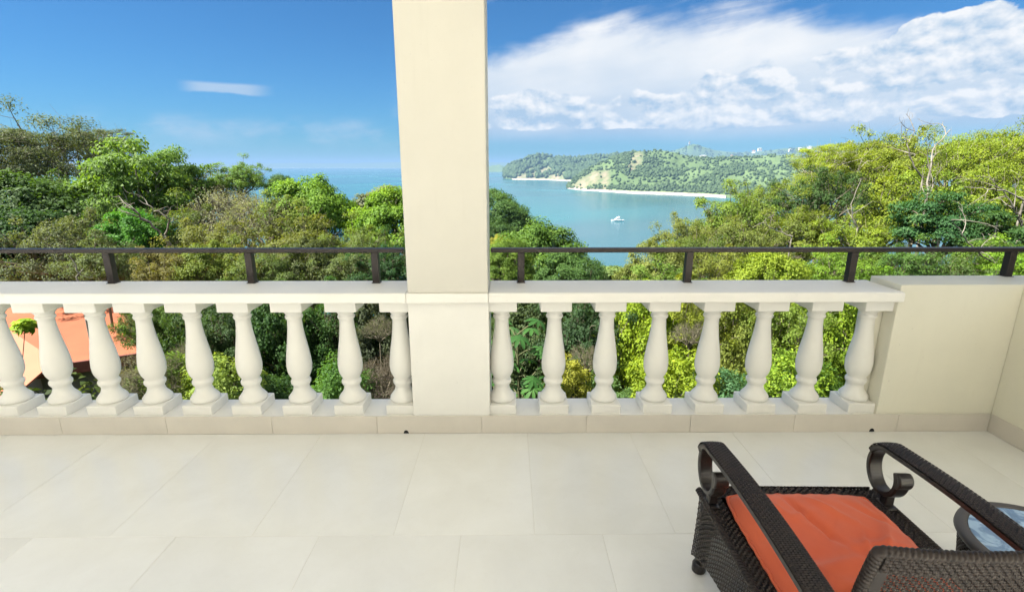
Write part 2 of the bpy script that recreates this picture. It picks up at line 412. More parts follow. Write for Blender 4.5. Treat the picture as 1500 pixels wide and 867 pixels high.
par = empty('parapet_wall', (X_WALL, FY, 0), 'solid cream parapet wall without balusters right of the balustrade', 'wall')
b = bmesh.new(); box(b, .001, X_END - X_WALL + .25, .001, .255, -.29, .932); ob('wall_body', b, M_WALL, par, bevel=.004)
# the little return of the wall beside the last baluster
b = bmesh.new(); box(b, -.055, .0005, .10, .238, Z_SILL + .001, Z_RAIL0); ob('return_pier', b, M_WALL, par, bevel=.004)
sw = empty('side_wall', (X_END, 0, 0), 'cream terrace side wall meeting the parapet at the right corner', 'wall')
b = bmesh.new(); box(b, 0, .2, -1.2, FY, -.29, .9325); ob('wall_body', b, M_WALL, sw, bevel=.004)

# skirting tiles along the base course
sk_back = bmesh.new(); box(sk_back, -4.58, X_END - .006, FY - .004, FY - .0005, 0.0, .116)
sk = ob('skirting', sk_back, M_GROUT, kind='structure')
js = at_z(858, 631, 0.01).x
xs = [js + .642 * k for k in range(-9, 5)]
for a, b_ in zip(xs, xs[1:]):
    a = max(a, -4.58); b_ = min(b_, X_END - .010)
    if b_ - a < .03: continue
    b = bmesh.new(); box(b, a + .0005, b_ - .0005, FY - .0125, FY - .0045, .0005, .1175 ); ob('skirting_tile', b, M_SKIRT, sk, bevel=.002, seg=1)
for k in range(5):
    b = bmesh.new(); y1 = FY - .013 - .64 * k; box(b, X_END - .0095, X_END - .0005, max(y1 - .638, -1.2), y1, .0005, .1175); ob('skirting_tile', b, M_SKIRT, sk, bevel=.002, seg=1)
# small drain holes at the skirting foot: black half discs paint their dark inside
for px in (595.5, 1279):
    p = at_z(px, 632, .008); b = bmesh.new()
    ring = [b.verts.new((p.x + .016 * math.cos(a), FY - .0135, .002 + .022 * max(0, math.sin(a)))) for a in [PI * i / 10 for i in range(11)]]
    ring2 = [b.verts.new((v.co.x, FY - .0075, v.co.z)) for v in ring]
    b.faces.new(ring); b.faces.new(ring2[::-1])
    for i in range(11): b.faces.new((ring[i], ring[(i + 1) % 11], ring2[(i + 1) % 11], ring2[i]))
    ob('drain_hole', b, M_HOLE_SHADE, sk)

# ---- metal guard rails standing on the parapet
GY = FY + .235
def guard(x0, x1, posts, label):
    e = empty('guard_rail', (x0, GY, Z_RAIL1), label, 'railing', 'dark metal guard rails')
    b = bmesh.new(); box(b, 0, x1 - x0, -.024, .024, .188, .214); ob('top_bar', b, M_METAL, e, bevel=.005)
    for x, z in posts:
        b = bmesh.new(); box(b, x - x0 - .021, x - x0 + .021, -.022, .022, z - Z_RAIL1, .189); ob('post', b, M_METAL, e, bevel=.003)
        b = bmesh.new(); box(b, x - x0 - .026, x - x0 + .026, -.026, .026, z - Z_RAIL1 - .0005, z - Z_RAIL1 + .004); ob('base_plate', b, M_METAL, e, bevel=.001)
    return e
pl = [(at_y(p, 412, GY).x, Z_RAIL1) for p in (552, 370, 166)]; pl += [(pl[-1][0] - .87 * k, Z_RAIL1) for k in (1, 2)]
guard(-4.6, at_y(592, 370, GY).x, pl, 'dark metal guard rail on the balustrade left of the pillar')
pr = [(at_y(p, 412, GY).x, Z_RAIL1) for p in (763, 1006, 1243)] + [(at_y(1471, 412, GY).x, .932)]
guard(at_y(719, 370, GY).x, 3.24, pr, 'dark metal guard rail on the balustrade right of the pillar')

# ---- unseen: roof slab sized for shade; added to bounce sunlight in: walls and sunny patio
M_CEIL = paint('ceiling_paint', (0.82, 0.79, 0.72), 0.02, 0.6, 1.0, 0.05)
b = bmesh.new(); box(b, -6.4, 4.0, -0.4, 3.22, 3.0, 3.25); ob('roof', b, M_CEIL, kind='structure')
b = bmesh.new(); box(b, -14.0, 4.0, -4.0, -1.205, -5.0, -.002); ob('bounce_patio', b, M_TILE, kind='structure')
b = bmesh.new(); box(b, -14.0, 4.0, -4.4, -3.95, -5.0, 6.2); ob('bounce_back_wall', b, M_BOUNCE, kind='structure')
b = bmesh.new(); box(b, 3.6, 4.1, -3.949, -0.25, -5.0, 6.2); ob('bounce_wing_wall', b, M_BOUNCE, kind='structure')

# ------------------------------------------------------------------ lounge chair
ch = empty('lounge_chair', (1.088, 1.40, 0), 'dark brown wicker lounge chair with an orange seat cushion facing the view', 'chair', rz=R(-1.0))
def foot_leg(x, y):
    b = bmesh.new()
    tube(b, [(x * 1.0, y, .362), (x, y, .12), (x * 1.02, y * 1.02, .0)], [.027, .025, .021], 10)
    l = ob('leg', b, M_RESIN, ch, smooth=True)
    b = bmesh.new(); lathe(b, [(0.0, .026), (.006, .028), (.035, .027), (.045, .022)], 12, (x * 1.02, y * 1.02)); ob('foot_cap', b, M_RESIN, l, smooth=True)
for x in (-.312, .312):
    for y in (.300, -.36): foot_leg(x, y)
# side panels (woven, flared at the foot) and the top rails
for s in (-1, 1):
    def P(u, v, s=s):
        y = -.40 + .735 * u; flare = .010 * (1 - v) ** 2
        z0 = .050 + .105 * math.sin(PI * u) ** .8
        return Vector((s * (.335 + flare), y, z0 + (.352 - z0) * v))
    b = bmesh.new(); weave(b, P, 46, 24, .0018, .84, .76); ob('side_panel', b, M_WICKER, ch, kind=None)
    b = bmesh.new(); box(b, s * .285, s * .335, -.40, .325, .310, .358); r_ = ob('side_rail', b, M_RESIN, ch, bevel=.010)
    def Q(u, v, s=s): return Vector((s * (.275 + .068 * u), -.40 + .73 * v, .3615 + .006 * math.sin(PI * u)))
    b = bmesh.new(); weave(b, Q, 7, 66, .0025, .9, .85); ob('rail_weave', b, M_WICKER, r_)
    b = bmesh.new(); tube(b, [(s * .343, -.40 + .73 * i / 300, .360) for i in range(301)], .0115, 14, lobes=2, twist=480, amp=.35); ob('rope_edge', b, M_WICKER, r_, smooth=True)
    def I(u, v, s=s): return Vector((s * (.235 + .045 * u), -.38 + .70 * v, .310 + .045 * u))
    b = bmesh.new(); weave(b, I, 4, 60, .002, .62, .7); ob('seat_lattice', b, M_WICKER, ch)
# front rail
b = bmesh.new(); box(b, -.285, .285, .285, .325, .305, .360); fr = ob('front_rail', b, M_RESIN, ch, bevel=.010)
def Fq(u, v): return Vector((-.30 + .60 * v, .275 + .055 * u, .363 + .006 * math.sin(PI * u) + .010 * math.sin(PI * v)))
b = bmesh.new(); weave(b, Fq, 5, 44, .003, .9, .85); ob('rail_weave', b, M_WICKER, fr)
def Fp(u, v): return Vector((-.325 + .65 * u, .328, .13 + .05 * math.sin(PI * u) + (.25 - .05 * math.sin(PI * u)) * v))
b = bmesh.new(); weave(b, Fp, 50, 18, .0026, .8, .75); ob('front_panel', b, M_WICKER, ch)
b = bmesh.new(); box(b, -.29, .29, -.39, .29, .300, .313); ob('seat_deck', b, M_RESIN, ch)
# arms: woven strap that rolls into a scroll at the front
def arm_path():
    pts = []
    for i in range(26):
        t = i / 25.0; pts.append((-.47 + .72 * t, .588 + .018 * math.sin(PI * t) - .006 * (1 - t)))
    cy, cz, r0 = .250, .4955, .093
    n = 40
    for i in range(1, n + 1):
        a = PI / 2 - (1.62 * PI) * i / n; r = r0 if i < n * .52 else r0 * (1 - .34 * ((i / n - .52) / .48))
        pts.append((cy + r * math.cos(a) * .92, cz + r * math.sin(a)))
    y, z = pts[-1]
    for i in range(1, 12):
        a = .50 * PI - 0.0 + PI * .95 * i / 11
        pts.append((y + .020 * math.cos(a) - .001, z - .022 + .022 * math.sin(a) + .002))
    return pts
ap = arm_path()
for s in (-1, 1):
    xc = s * .3275
    b = bmesh.new(); wv_ = .036
    sec = [(-wv_, -.009), (-wv_ + .006, -.013), (wv_ - .006, -.013), (wv_, -.009), (wv_, .006), (wv_ - .008, .009), (-wv_ + .008, .009), (-wv_, .006)]
    sweep(b, [(xc, y, z) for y, z in ap[:34]], sec, (1, 0, 0)); a_ = ob('armrest', b, M_RESIN, ch, bevel=0)
    b = bmesh.new(); w2 = .026
    sec2 = [(-w2, -.008), (-w2 + .005, -.011), (w2 - .005, -.011), (w2, -.008), (w2, .005), (w2 - .006, .009), (-w2 + .006, .009), (-w2, .005)]
    sweep(b, [(xc, y, z) for y, z in ap[32:]], sec2, (1, 0, 0)); ob('scroll', b, M_RESIN, a_, smooth=False, bevel=0)
    top_pts = ap[:34]
    cum = [0.0]
    for p, q in zip(top_pts, top_pts[1:]): cum.append(cum[-1] + math.hypot(q[0] - p[0], q[1] - p[1]))
    def A(u, v, xc=xc):
        d_ = v * cum[-1]; k = 0
        while k < len(cum) - 2 and cum[k + 1] < d_: k += 1
        f = (d_ - cum[k]) / (cum[k + 1] - cum[k]); p, q = top_pts[k], top_pts[k + 1]
        ty, tz = q[0] - p[0], q[1] - p[1]; L = math.hypot(ty, tz)
        y = p[0] + (q[0] - p[0]) * f; z = p[1] + (q[1] - p[1]) * f; lift = (.0125 + .003 * math.sin(PI * u)) * min(1.0, (1 - v) / .10 + .55)
        return Vector((xc + .037 * (2 * u - 1), y - tz / L * lift, z + ty / L * lift))
    b = bmesh.new(); weave(b, A, 8, 110, .0013, .90, .88); ob('arm_weave', b, M_WICKER, a_)
    b = bmesh.new(); box(b, xc - .020, xc + .020, .20, .27, .360, .374); box(b, xc - .016, xc + .016, .222, .256, .372, .412)
    ob('bracket', b, M_RESIN, a_, bevel=.004)
# backrest
def back(u, v):
    hw = .240 - .002 * v
    return Vector((hw * (2 * u - 1), -.392 - .050 * v + .012 * math.sin(PI * v) - .018 * (1 - (2 * u - 1) ** 2), .36 + .390 * v))
bk = bmesh.new(); weave(bk, lambda u, v: back(.07 + .86 * u, .03 + .80 * v), 40, 30, .0026, .92, .80); ob('backrest_weave', bk, M_WICKER, ch)
rim = [back(0, .0 + .975 * i / 180) for i in range(181)]
c0 = back(0, .955); c1 = back(0.035, 1.0)
for i in range(1, 6):
    t = i / 6.0; rim.append(back(.022 * t ** 1.6, .975 + .025 * (1 - (1 - t) ** 1.6)))
top = [back(.022 + .956 * i / 240, 1.0) for i in range(241)]
right = [Vector((-p.x, p.y, p.z)) for p in rim[::-1]]
b = bmesh.new(); tube(b, rim + top + right, .0135, 16, lobes=2, twist=520, amp=.22); rm = ob('backrest_rim', b, M_WICKER, ch, smooth=True)
b = bmesh.new()
def band(u0, u1, v0, v1, n=24):
    g = []
    for i in range(n + 1):
        row = []
        for j in range(5):
            u = u0 + (u1 - u0) * i / n; v = v0 + (v1 - v0) * j / 4; p = back(u, v)
            row.append((b.verts.new(p + Vector((0, .006, 0))), b.verts.new(p - Vector((0, .006, 0)))))
        g.append(row)
    for i in range(n):
        for j in range(4):
            b.faces.new((g[i][j][0], g[i + 1][j][0], g[i + 1][j + 1][0], g[i][j + 1][0])); b.faces.new((g[i][j][1], g[i][j + 1][1], g[i + 1][j + 1][1], g[i + 1][j][1]))
    for i in range(n):
        for j in (0, 4): b.faces.new((g[i][j][0], g[i + 1][j][0], g[i + 1][j][1], g[i][j][1]))
band(.02, .98, .84, .985); band(.005, .075, .0, .839); band(.925, .995, .0, .839)
ob('backrest_frame', b, M_RESIN, ch)
def bandw(u, v): return back(.03 + .94 * u, .845 + .13 * v) + Vector((0, -.0085, 0))
b = bmesh.new(); weave(b, bandw, 50, 5, .0018, .92, .8); ob('frame_weave', b, M_WICKER, ch)
# seat cushion
random.seed(12)
creases = []
for _ in range(26):
    creases.append((random.uniform(-1, 1), random.uniform(-1, 1), random.uniform(0, PI), random.uniform(.025, .06), random.uniform(.15, .5), random.uniform(-.0075, .0085)))
for (cx_, cy_, a_, w_, l_, h_) in ((-.15, .55, 1.9, .05, .45, -.011), (.15, .72, 2.2, .05, .35, .008), (.62, -.1, .5, .06, .5, -.012), (.55, .15, .9, .05, .5, .010), (-.5, -.2, .3, .06, .6, .009), (-.3, -.45, .1, .05, .6, -.010), (.2, -.5, 2.9, .05, .5, .009), (.75, .55, 2.4, .05, .35, -.008)):
    creases.append((cx_, cy_, a_, w_, l_, h_))
def cush(u, v, sgn):
    e = max(0.0, 1 - abs(u) ** 7) ** .5 * max(0.0, 1 - abs(v) ** 7) ** .5
    h = .040 * e + .010 * (1 - u * u) * (1 - v * v)
    if sgn > 0:
        for (a, c_, th, w_, l_, hh) in creases:
            du, dv = u - a, v - c_; p = du * math.cos(th) + dv * math.sin(th); q = -du * math.sin(th) + dv * math.cos(th) + .12 * p * p
            h += 1.9 * hh * math.exp(-(q / w_) ** 2 - (p / l_) ** 2) * e ** 4
    return sgn * h
NN = 84; b = bmesh.new(); G = {}
for sgn in (1, -1):
    for i in range(NN + 1):
        for j in range(NN + 1):
            u = math.sin((2 * i / NN - 1) * PI / 2); v = math.sin((2 * j / NN - 1) * PI / 2)
            edge = i in (0, NN) or j in (0, NN)
            if sgn < 0 and edge: G[(sgn, i, j)] = G[(1, i, j)]; continue
            uu = u * (1 - .035 * abs(v) ** 6 * 0); k = 1 - .05 * (abs(u * v)) ** 5
            G[(sgn, i, j)] = b.verts.new((.270 * u * k, .338 * v * k, cush(u, v, sgn)))
    for i in range(NN):
        for j in range(NN):
            f = (G[(sgn, i, j)], G[(sgn, i + 1, j)], G[(sgn, i + 1, j + 1)], G[(sgn, i, j + 1)])
            b.faces.new(f if sgn > 0 else f[::-1])
cu_o = ob('seat_cushion', b, M_CUSH, smooth=True)
cu_o.location = ch.matrix_basis @ Vector((0, -.040, .384)) if False else (1.084, 1.40 - .066, .364)
cu_o.rotation_euler = (R(1.5), 0, R(-1.0))
tag(cu_o, 'rumpled orange seat cushion lying in the wicker lounge chair', 'cushion')
b = bmesh.new(); pp = []
for t in range(241):
    a = 2 * PI * t / 240; u = max(-1, min(1, 1.25 * math.cos(a) / max(abs(math.cos(a)), abs(math.sin(a))) / 1.25)); v = math.sin(a) / max(abs(math.cos(a)), abs(math.sin(a)))
    k = 1 - .05 * (abs(u * v)) ** 5; pp.append((.272 * u * k, .340 * v * k, .004 + .003 * math.sin(t * .9) * math.cos(t * .23)))
tube(b, pp, .0055, 8); ob('piping', b, M_CUSH, cu_o, smooth=True)

# ------------------------------------------------------------------ side table
tc = Vector((1.818, 1.405, 0))
tb_ = empty('side_table', (tc.x, tc.y, 0), 'round dark wicker side table with a pebbled glass top beside the chair', 'table')
RT = .25
b = bmesh.new(); lathe(b, [(.335, RT - .03), (.335, RT - .002), (.345, RT + .004), (.358, RT + .002), (.364, RT - .008), (.364, RT - .030), (.357, RT - .033), (.345, RT - .033)], 64, cap=False); ob('rim', b, plain('table_rim', (.060, .054, .052), .5), tb_, smooth=True)
def gm():
    m, t, p, o = mat('pebbled_glass'); c = t.new('ShaderNodeTexCoord').outputs['Object']
    vo = t.new('ShaderNodeTexVoronoi', feature='SMOOTH_F1'); t.l.new(c, vo.inputs['Vector']); vo.inputs['Scale'].default_value = 42; vo.inputs['Smoothness'].default_value = .4
    n = t.noise(c, 14, 3, .6, 1.2)
    t.l.new(t.mix(t.ss(n, .42, .6), (.10, .19, .30), (.30, .44, .56)), p.inputs['Base Color'])  # sky reflection painted in: blue base with paler patches
    p.inputs['Roughness'].default_value = .10; p.inputs['Specular IOR Level'].default_value = .9; p.inputs['Coat Weight'].default_value = .6; p.inputs['Coat Roughness'].default_value = .05
    t.l.new(t.bump(vo.outputs['Distance'], .22, .008), p.inputs['Normal']); return m
b = bmesh.new(); lathe(b, [(.346, RT - .034), (.3595, RT - .034), (.3605, RT - .037)], 64); ob('glass_top', b, gm(), tb_)
def dr(u, v):
    a = 2 * PI * u; r = RT - .012 - .045 * (1 - v) + .03 * (1 - v) ** 3; return Vector((r * math.cos(a), r * math.sin(a), .03 + .305 * v))
b = bmesh.new(); weave(b, dr, 110, 24, .003, .85, .8); ob('drum_weave', b, M_WICKER, tb_)
b = bmesh.new(); lathe(b, [(.02, RT - .050), (.30, RT - .028), (.335, RT - .020)], 48, cap=False); ob('drum_lining', b, M_RESIN, tb_, smooth=True)
for k in range(4):
    a = PI / 4 + k * PI / 2; b = bmesh.new(); lathe(b, [(0, .018), (.04, .02)], 12, ((RT - .06) * math.cos(a), (RT - .06) * math.sin(a))); ob('foot', b, M_RESIN, tb_)

# ------------------------------------------------------------------ terrain and sea
SEA = -84.0
def terr(x, y):
    sp = 3.0 * math.log1p(math.exp(min(40, (abs(x) - 4.0) / 3.0)))
    z = -3.6 - .38 * max(0.0, y - 5.0) + min(.27 * sp, 15.0 + .02 * sp)
    return max(z, -92.0)
N1, N2 = 150, 150
V = []; xs_ = [math.copysign(abs(t) ** 1.8, t) * 420 for t in np.linspace(-1, 1, N1)]; ys_ = [2.9 + (t ** 1.7) * 460 for t in np.linspace(0, 1, N2 - 3)]
ys_ = [-80, -30, -6] + ys_
rng = np.random.default_rng(5)
for y in ys_:
    for x in xs_: V.append((x, y, terr(x, y) + rng.uniform(-.15, .15) * min(1, max(0, y - 5) / 6)))
F = [(j * N1 + i, j * N1 + i + 1, (j + 1) * N1 + i + 1, (j + 1) * N1 + i) for j in range(N2 - 1) for i in range(N1 - 1)]
def soil():
    m, t, p, o = mat('forest_soil'); c = t.new('ShaderNodeTexCoord').outputs['Object']
    n = t.noise(c, .8, 6, .65)
    t.l.new(t.mix(t.lin(n, .35, .65), (.035, .045, .015), (.075, .06, .035)), p.inputs['Base Color']); p.inputs['Roughness'].default_value = .95
    t.l.new(t.bump(t.noise(c, 6, 5, .7), .6, .1), p.inputs['Normal']); return m
hill = bpy.data.objects.new('ground', mesh_np('ground', V, F)); link(hill, None, soil(), 'structure')
def water():
    m, t, p, o = mat('sea_water'); c = t.new('ShaderNodeTexCoord').outputs['Object']
    big = t.noise(c, .0016, 3, .5, 0.6)
    t.l.new(t.mix(t.ss(big, .4, .62), (.016, .085, .105), (.028, .125, .14)), p.inputs['Base Color'])
    t.l.new(t.lin(big, .35, .65, .16, .30), p.inputs['Roughness']); p.inputs['IOR'].default_value = 1.33; p.inputs['Specular IOR Level'].default_value = .5
    w1 = t.noise(c, .35, 5, .6); w2 = t.noise(c, .03, 3, .5)
    t.l.new(t.bump(t.m('ADD', w1, t.m('MULTIPLY', w2, .8)), .14, .6), p.inputs['Normal']); return m
b = bmesh.new()
rr = [0, 300, 800, 2000, 5000, 12000, 30000, 70000]; prev = None; c_ = b.verts.new((0, 0, SEA))
for r in rr[1:]:
    cur = [b.verts.new((r * math.cos(2 * PI * i / 48), r * math.sin(2 * PI * i / 48), SEA)) for i in range(48)]
    for i in range(48):
        if prev is None: b.faces.new((c_, cur[i], cur[(i + 1) % 48]))
        else: b.faces.new((prev[i], cur[i], cur[(i + 1) % 48], prev[(i + 1) % 48]))
    prev = cur
ob('sea_water', b, water(), kind='structure')

# ---- far hills: shoreline and ridge read as bearings, then built as solid ground
def sea_dist(px, py):
    r = ray(px, py); k = (SEA - CAM.z) / r.z; return math.hypot(r.x * k, r.y * k)
def bearing(px): r = ray(px, 300); return math.atan2(r.x, r.y)
def tan_el(px, py): r = ray(px, py); return r.z / math.hypot(r.x, r.y)
def vnoise(seed):
    g = np.random.default_rng(seed).uniform(-1, 1, (64, 64))
    def f(x, y):
        xi, yi = int(math.floor(x)), int(math.floor(y)); fx, fy = x - xi, y - yi; fx = fx * fx * (3 - 2 * fx); fy = fy * fy * (3 - 2 * fy)
        a = g[xi % 64, yi % 64]; b_ = g[(xi + 1) % 64, yi % 64]; c2 = g[xi % 64, (yi + 1) % 64]; d2 = g[(xi + 1) % 64, (yi + 1) % 64]
        return (a * (1 - fx) + b_ * fx) * (1 - fy) + (c2 * (1 - fx) + d2 * fx) * fy
    return lambda x, y: f(x, y) + .5 * f(2.1 * x + 7, 2.1 * y + 3) + .25 * f(4.3 * x + 1, 4.3 * y + 9)
def hill_mat(name, lawn, wood, sand, seed, cliff=True):
    m, t, p, o = mat(name); c = t.new('ShaderNodeTexCoord').outputs['Object']; g = t.new('ShaderNodeNewGeometry')
    n = t.noise(c, .006, 5, .6, .4, w=seed); n2 = t.noise(c, .05, 4, .65, w=seed + 1); n3 = t.noise(c, .0045, 3, .5, 1.0, w=seed + 4)
    a = t.mix(t.ss(t.m('ADD', n, t.m('MULTIPLY', n2, .4)), .60, .80), wood, lawn)
    a = t.mix(t.m('MULTIPLY', n2, .5), a, tuple(x * .5 for x in wood))
    at = t.new('ShaderNodeAttribute', attribute_name='tone')
    a = t.mix(t.m('MULTIPLY', at.outputs['Fac'], t.ss(n2, .30, .55)), a, sand)
    t.l.new(a, p.inputs['Base Color']); p.inputs['Roughness'].default_value = .95; p.inputs['Specular IOR Level'].default_value = .1
    t.l.new(t.bump(n2, .8, 8.0), p.inputs['Normal']); return m
def interp(tab, x):
    return float(np.interp(x, [a for a, _ in tab], [b for _, b in tab]))
HILLS = []
def far_hill(name, shore, ridge, depth, seed, material, nphi=150, nt=46, amp=16.0, bare=None, back=1.35, exp=.8):
    px0 = min(a for a, _ in shore); px1 = max(a for a, _ in shore)
    vn = vnoise(seed); Vv = []; T = []
    for i in range(nphi + 1):
        px = px0 + (px1 - px0) * i / nphi; th = bearing(px)
        d0 = sea_dist(px, interp(shore, px)); d1 = d0 + interp(depth, px); e = tan_el(px, interp(ridge, px)); zr = CAM.z + e * d1
        for j in range(nt + 1):
            t = (j / nt) * back
            dd = d0 + (d1 - d0) * t
            if t <= 1: h = SEA - 2 + (zr - SEA + 2) * (t ** exp)
            else: h = zr - (zr - SEA) * ((t - 1) / (back - 1)) ** 1.2 * .9
            x, y = dd * math.sin(th), dd * math.cos(th)
            env = min(1.0, max(0.0, t) * 3.0) * min(1, (zr - SEA) / 60.0)
            k = vn(x / 170.0, y / 170.0); h += amp * env * k * (1.0 if t < .9 else .35) + env * 3 * vn(x / 40., y / 40.)
            s = 0.0
            if bare:
                for (bp, bt, wp, wt) in bare: s = max(s, math.exp(-((px - bp) / wp) ** 2 - ((t - bt) / wt) ** 2))
            Vv.append((x, y, h)); T.append(min(1, s * .95))
    n = nt + 1
    Fv = [(i * n + j, (i + 1) * n + j, (i + 1) * n + j + 1, i * n + j + 1) for i in range(nphi) for j in range(nt)]
    me = mesh_np(name, Vv, Fv, T); me.polygons.foreach_set('use_smooth', [True] * len(me.polygons))
    o = bpy.data.objects.new(name, me); link(o, None, material, 'structure'); HILLS.append((Vv, T, nphi, nt)); return o
LAWN, WOOD, SAND = (.125, .185, .075), (.095, .145, .058), (.25, .20, .14)
shore_main = [(830, 276), (845, 278), (870, 280), (920, 283), (980, 285), (1040, 288), (1062, 290), (1120, 292), (1330, 294)]
ridge_main = [(830, 270), (838, 262), (850, 253), (870, 242), (885, 236), (900, 229), (920, 223), (935, 221.5), (962, 222), (978, 225), (992, 230), (1020, 231), (1060, 231), (1100, 229), (1150, 228), (1200, 226), (1330, 220)]
hm = hill_mat('green_hillside', LAWN, WOOD, SAND, 2.0)
far_hill('hill', shore_main, ridge_main, [(830, 60), (845, 130), (880, 330), (935, 520), (1000, 620), (1330, 900)], 3, hm, 190, 60, 15, bare=((852, .25, 14, .26), (868, .42, 10, .25), (884, .3, 6, .3), (928, .70, 9, .16), (922, .5, 6, .12)))
far_hill('hill', [(925, 252), (1330, 252)], [(925, 236), (950, 230), (975, 223), (992, 217), (1008, 210.5), (1022, 215), (1038, 220), (1070, 224), (1100, 223), (1130, 219), (1160, 215.5), (1190, 213), (1260, 208), (1330, 204)],
         [(900, 400), (1330, 500)], 8, hm, 150, 30, 14, exp=1.0)
far_hill('headland', [(738, 261.5), (760, 263), (800, 263.8), (835, 265.5), (860, 266), (930, 266)], [(738, 250), (748, 241), (760, 236), (772, 232), (790, 228.5), (805, 228), (822, 231), (845, 233), (870, 230), (900, 228), (930, 226)],
         [(738, 200), (800, 700), (930, 800)], 11, hm, 130, 34, 16, bare=((775, .12, 10, .3), (762, .1, 9, .2), (800, .22, 12, .2), (815, .05, 10, .15)))
far_hill('headland', [(690, 252), (748, 252.3)], [(690, 246), (705, 244), (715, 245), (722, 242.5), (732, 241.5), (742, 245), (748, 250)], [(690, 700), (748, 500)], 15, hm, 40, 12, 8)
far_hill('coast', [(-200, 247), (330, 246.4), (480, 246.2), (640, 246.6), (760, 247.0)], [(-200, 239), (200, 240), (330, 240.5), (420, 238.5), (520, 239), (600, 237), (760, 238)], [(-200, 2500), (760, 2500)], 19, hm, 120, 10, 30, bare=None)
# sandy beach under the near hillside, and the surf along the shores
M_SAND = plain('beach_sand', (.38, .33, .26), .95, 0, .1, .1, .05, .1, .1)
M_SURF = plain('surf_foam', (.58, .60, .60), .7, 0, .3, .06, .05, .1, .1)
def strip(name, shore, m, d_in, d_out, z0, z1, n=120, jit=.0):
    px0, px1 = shore[0][0], shore[-1][0]; Vv = []; vn = vnoise(31)
    for i in range(n + 1):
        px = px0 + (px1 - px0) * i / n; th = bearing(px); dd = sea_dist(px, interp(shore, px)); w = 1 + jit * vn(i * .23, 1.5)
        for q, z in ((d_in * w, z0), (d_out, z1)): Vv.append(((dd + q) * math.sin(th), (dd + q) * math.cos(th), z))
    Fv = [(2 * i, 2 * i + 2, 2 * i + 3, 2 * i + 1) for i in range(n)]
    return link(bpy.data.objects.new(name, mesh_np(name, Vv, Fv)), None, m, 'structure')
beach = [a for a in shore_main if a[0] <= 1062]
strip('beach_sand', beach, M_SAND, -9, 15, SEA + .05, SEA + 6.0, jit=.9)
strip('surf_water', beach, M_SURF, -14, -8.5, SEA + .03, SEA + .12, jit=1.2)
strip('beach_sand', [(750, 263.2), (800, 263.9), (835, 265.6)], M_SAND, -16, 14, SEA + .05, SEA + 6, jit=.9)
strip('surf_water', [(200, 246.6), (330, 246.4), (480, 246.2), (640, 246.6), (720, 246.9)], M_SURF, -420, 0, SEA + .1, SEA + 2)

# woods on the far hills: thousands of small crowns that read as one mass
ico = bmesh.new(); bmesh.ops.create_icosphere(ico, subdivisions=1, radius=1); ico.verts.ensure_lookup_table()
IV = np.array([v.co[:] for v in ico.verts]); IF = np.array([[v.index for v in f.verts] for f in ico.faces]); ico.free()
def forest(idx, count, r0, r1, seed, limit=1.1, gully=None):
    rg = np.random.default_rng(seed); Vv, T, nphi, nt = HILLS[idx]; A = np.array(Vv).reshape(nphi + 1, nt + 1, 3); S = np.array(T).reshape(nphi + 1, nt + 1)
    vn = vnoise(seed + 50); vs, fs, tn = [], [], []; k = 0; tries = 0
    while k < count and tries < count * 12:
        tries += 1
        i = rg.uniform(0, nphi - 1.01); j = rg.uniform(0.03 * nt, nt * .99 / 1.35 * limit); ii, jj = int(i), int(j); fi, fj = i - ii, j - jj
        p = (A[ii, jj] * (1 - fi) + A[ii + 1, jj] * fi) * (1 - fj) + (A[ii, jj + 1] * (1 - fi) + A[ii + 1, jj + 1] * fi) * fj
        dn = vn(p[0] / 90, p[1] / 90) + .35 * vn(p[0] / 25, p[1] / 25)
        if rg.uniform() > .10 + 1.1 * max(0, dn) + (.5 if j < nt * .10 else 0): continue
        if S[ii, jj] > .35 and rg.uniform() < .9: continue
        r = rg.uniform(r0, r1); M = IV * np.array([r, r, r * rg.uniform(.8, 1.3)]) * rg.uniform(.7, 1.25, (12, 1)) + p + np.array([0, 0, r * .6])
        vs.append(M); fs.append(IF + 12 * k); tn.append(np.full(12, rg.uniform(.2, .7))); k += 1
    o = bpy.data.objects.new('forest', mesh_np('forest', np.concatenate(vs), np.concatenate(fs), np.concatenate(tn)))
    o.color = (.092, .146, .064, 1); link(o, None, M_LEAF, 'stuff'); return o
forest(0, 5200, 2.6, 6.2, 1, 1.05); forest(1, 2600, 6, 12, 2, 1.1); forest(2, 2600, 8, 16, 3, 1.05)

# houses on the far ridge
M_WHITE = plain('white_render', (.60, .58, .55), .7); M_ROOF = plain('clay_roof', (.42, .20, .12), .8)
M_GLASS = plain('window_glass', (.03, .04, .05), .15)
def villa(px, py, dist, w, h, label):
    w *= .72; h *= .75; r = ray(px, py); k = dist / math.hypot(r.x, r.y); p = CAM + r * k
    e = empty('house', (p.x, p.y, p.z - h * .5), label, 'house', 'white houses on the far ridge', rz=random.uniform(-.5, .5))
    b = bmesh.new(); box(b, -w / 2, w / 2, -w * .3, w * .3, -6, h); wl = ob('wall', b, M_WHITE, e)
    b = bmesh.new(); box(b, -w / 2 - .6, w / 2 + .6, -w * .3 - .6, w * .3 + .6, h, h + .5); 
    v = [b.verts.new(q) for q in ((-w / 2 - .6, -w * .3 - .6, h + .5), (w / 2 + .6, -w * .3 - .6, h + .5), (w / 2 + .6, w * .3 + .6, h + .5), (-w / 2 - .6, w * .3 + .6, h + .5), (-w / 4, 0, h + 2.2), (w / 4, 0, h + 2.2))]
    for f in ((0, 1, 5, 4), (1, 2, 5), (2, 3, 4, 5), (3, 0, 4)): b.faces.new([v[i] for i in f])
    ob('roof', b, M_WHITE if random.random() < .7 else M_ROOF, e)
    for q in (-.25, .25):
        b = bmesh.new(); box(b, q * w - w * .12, q * w + w * .12, -w * .3 - .12, -w * .3 + .1, h * .3, h * .75); ob('window', b, M_GLASS, e)
random.seed(9)
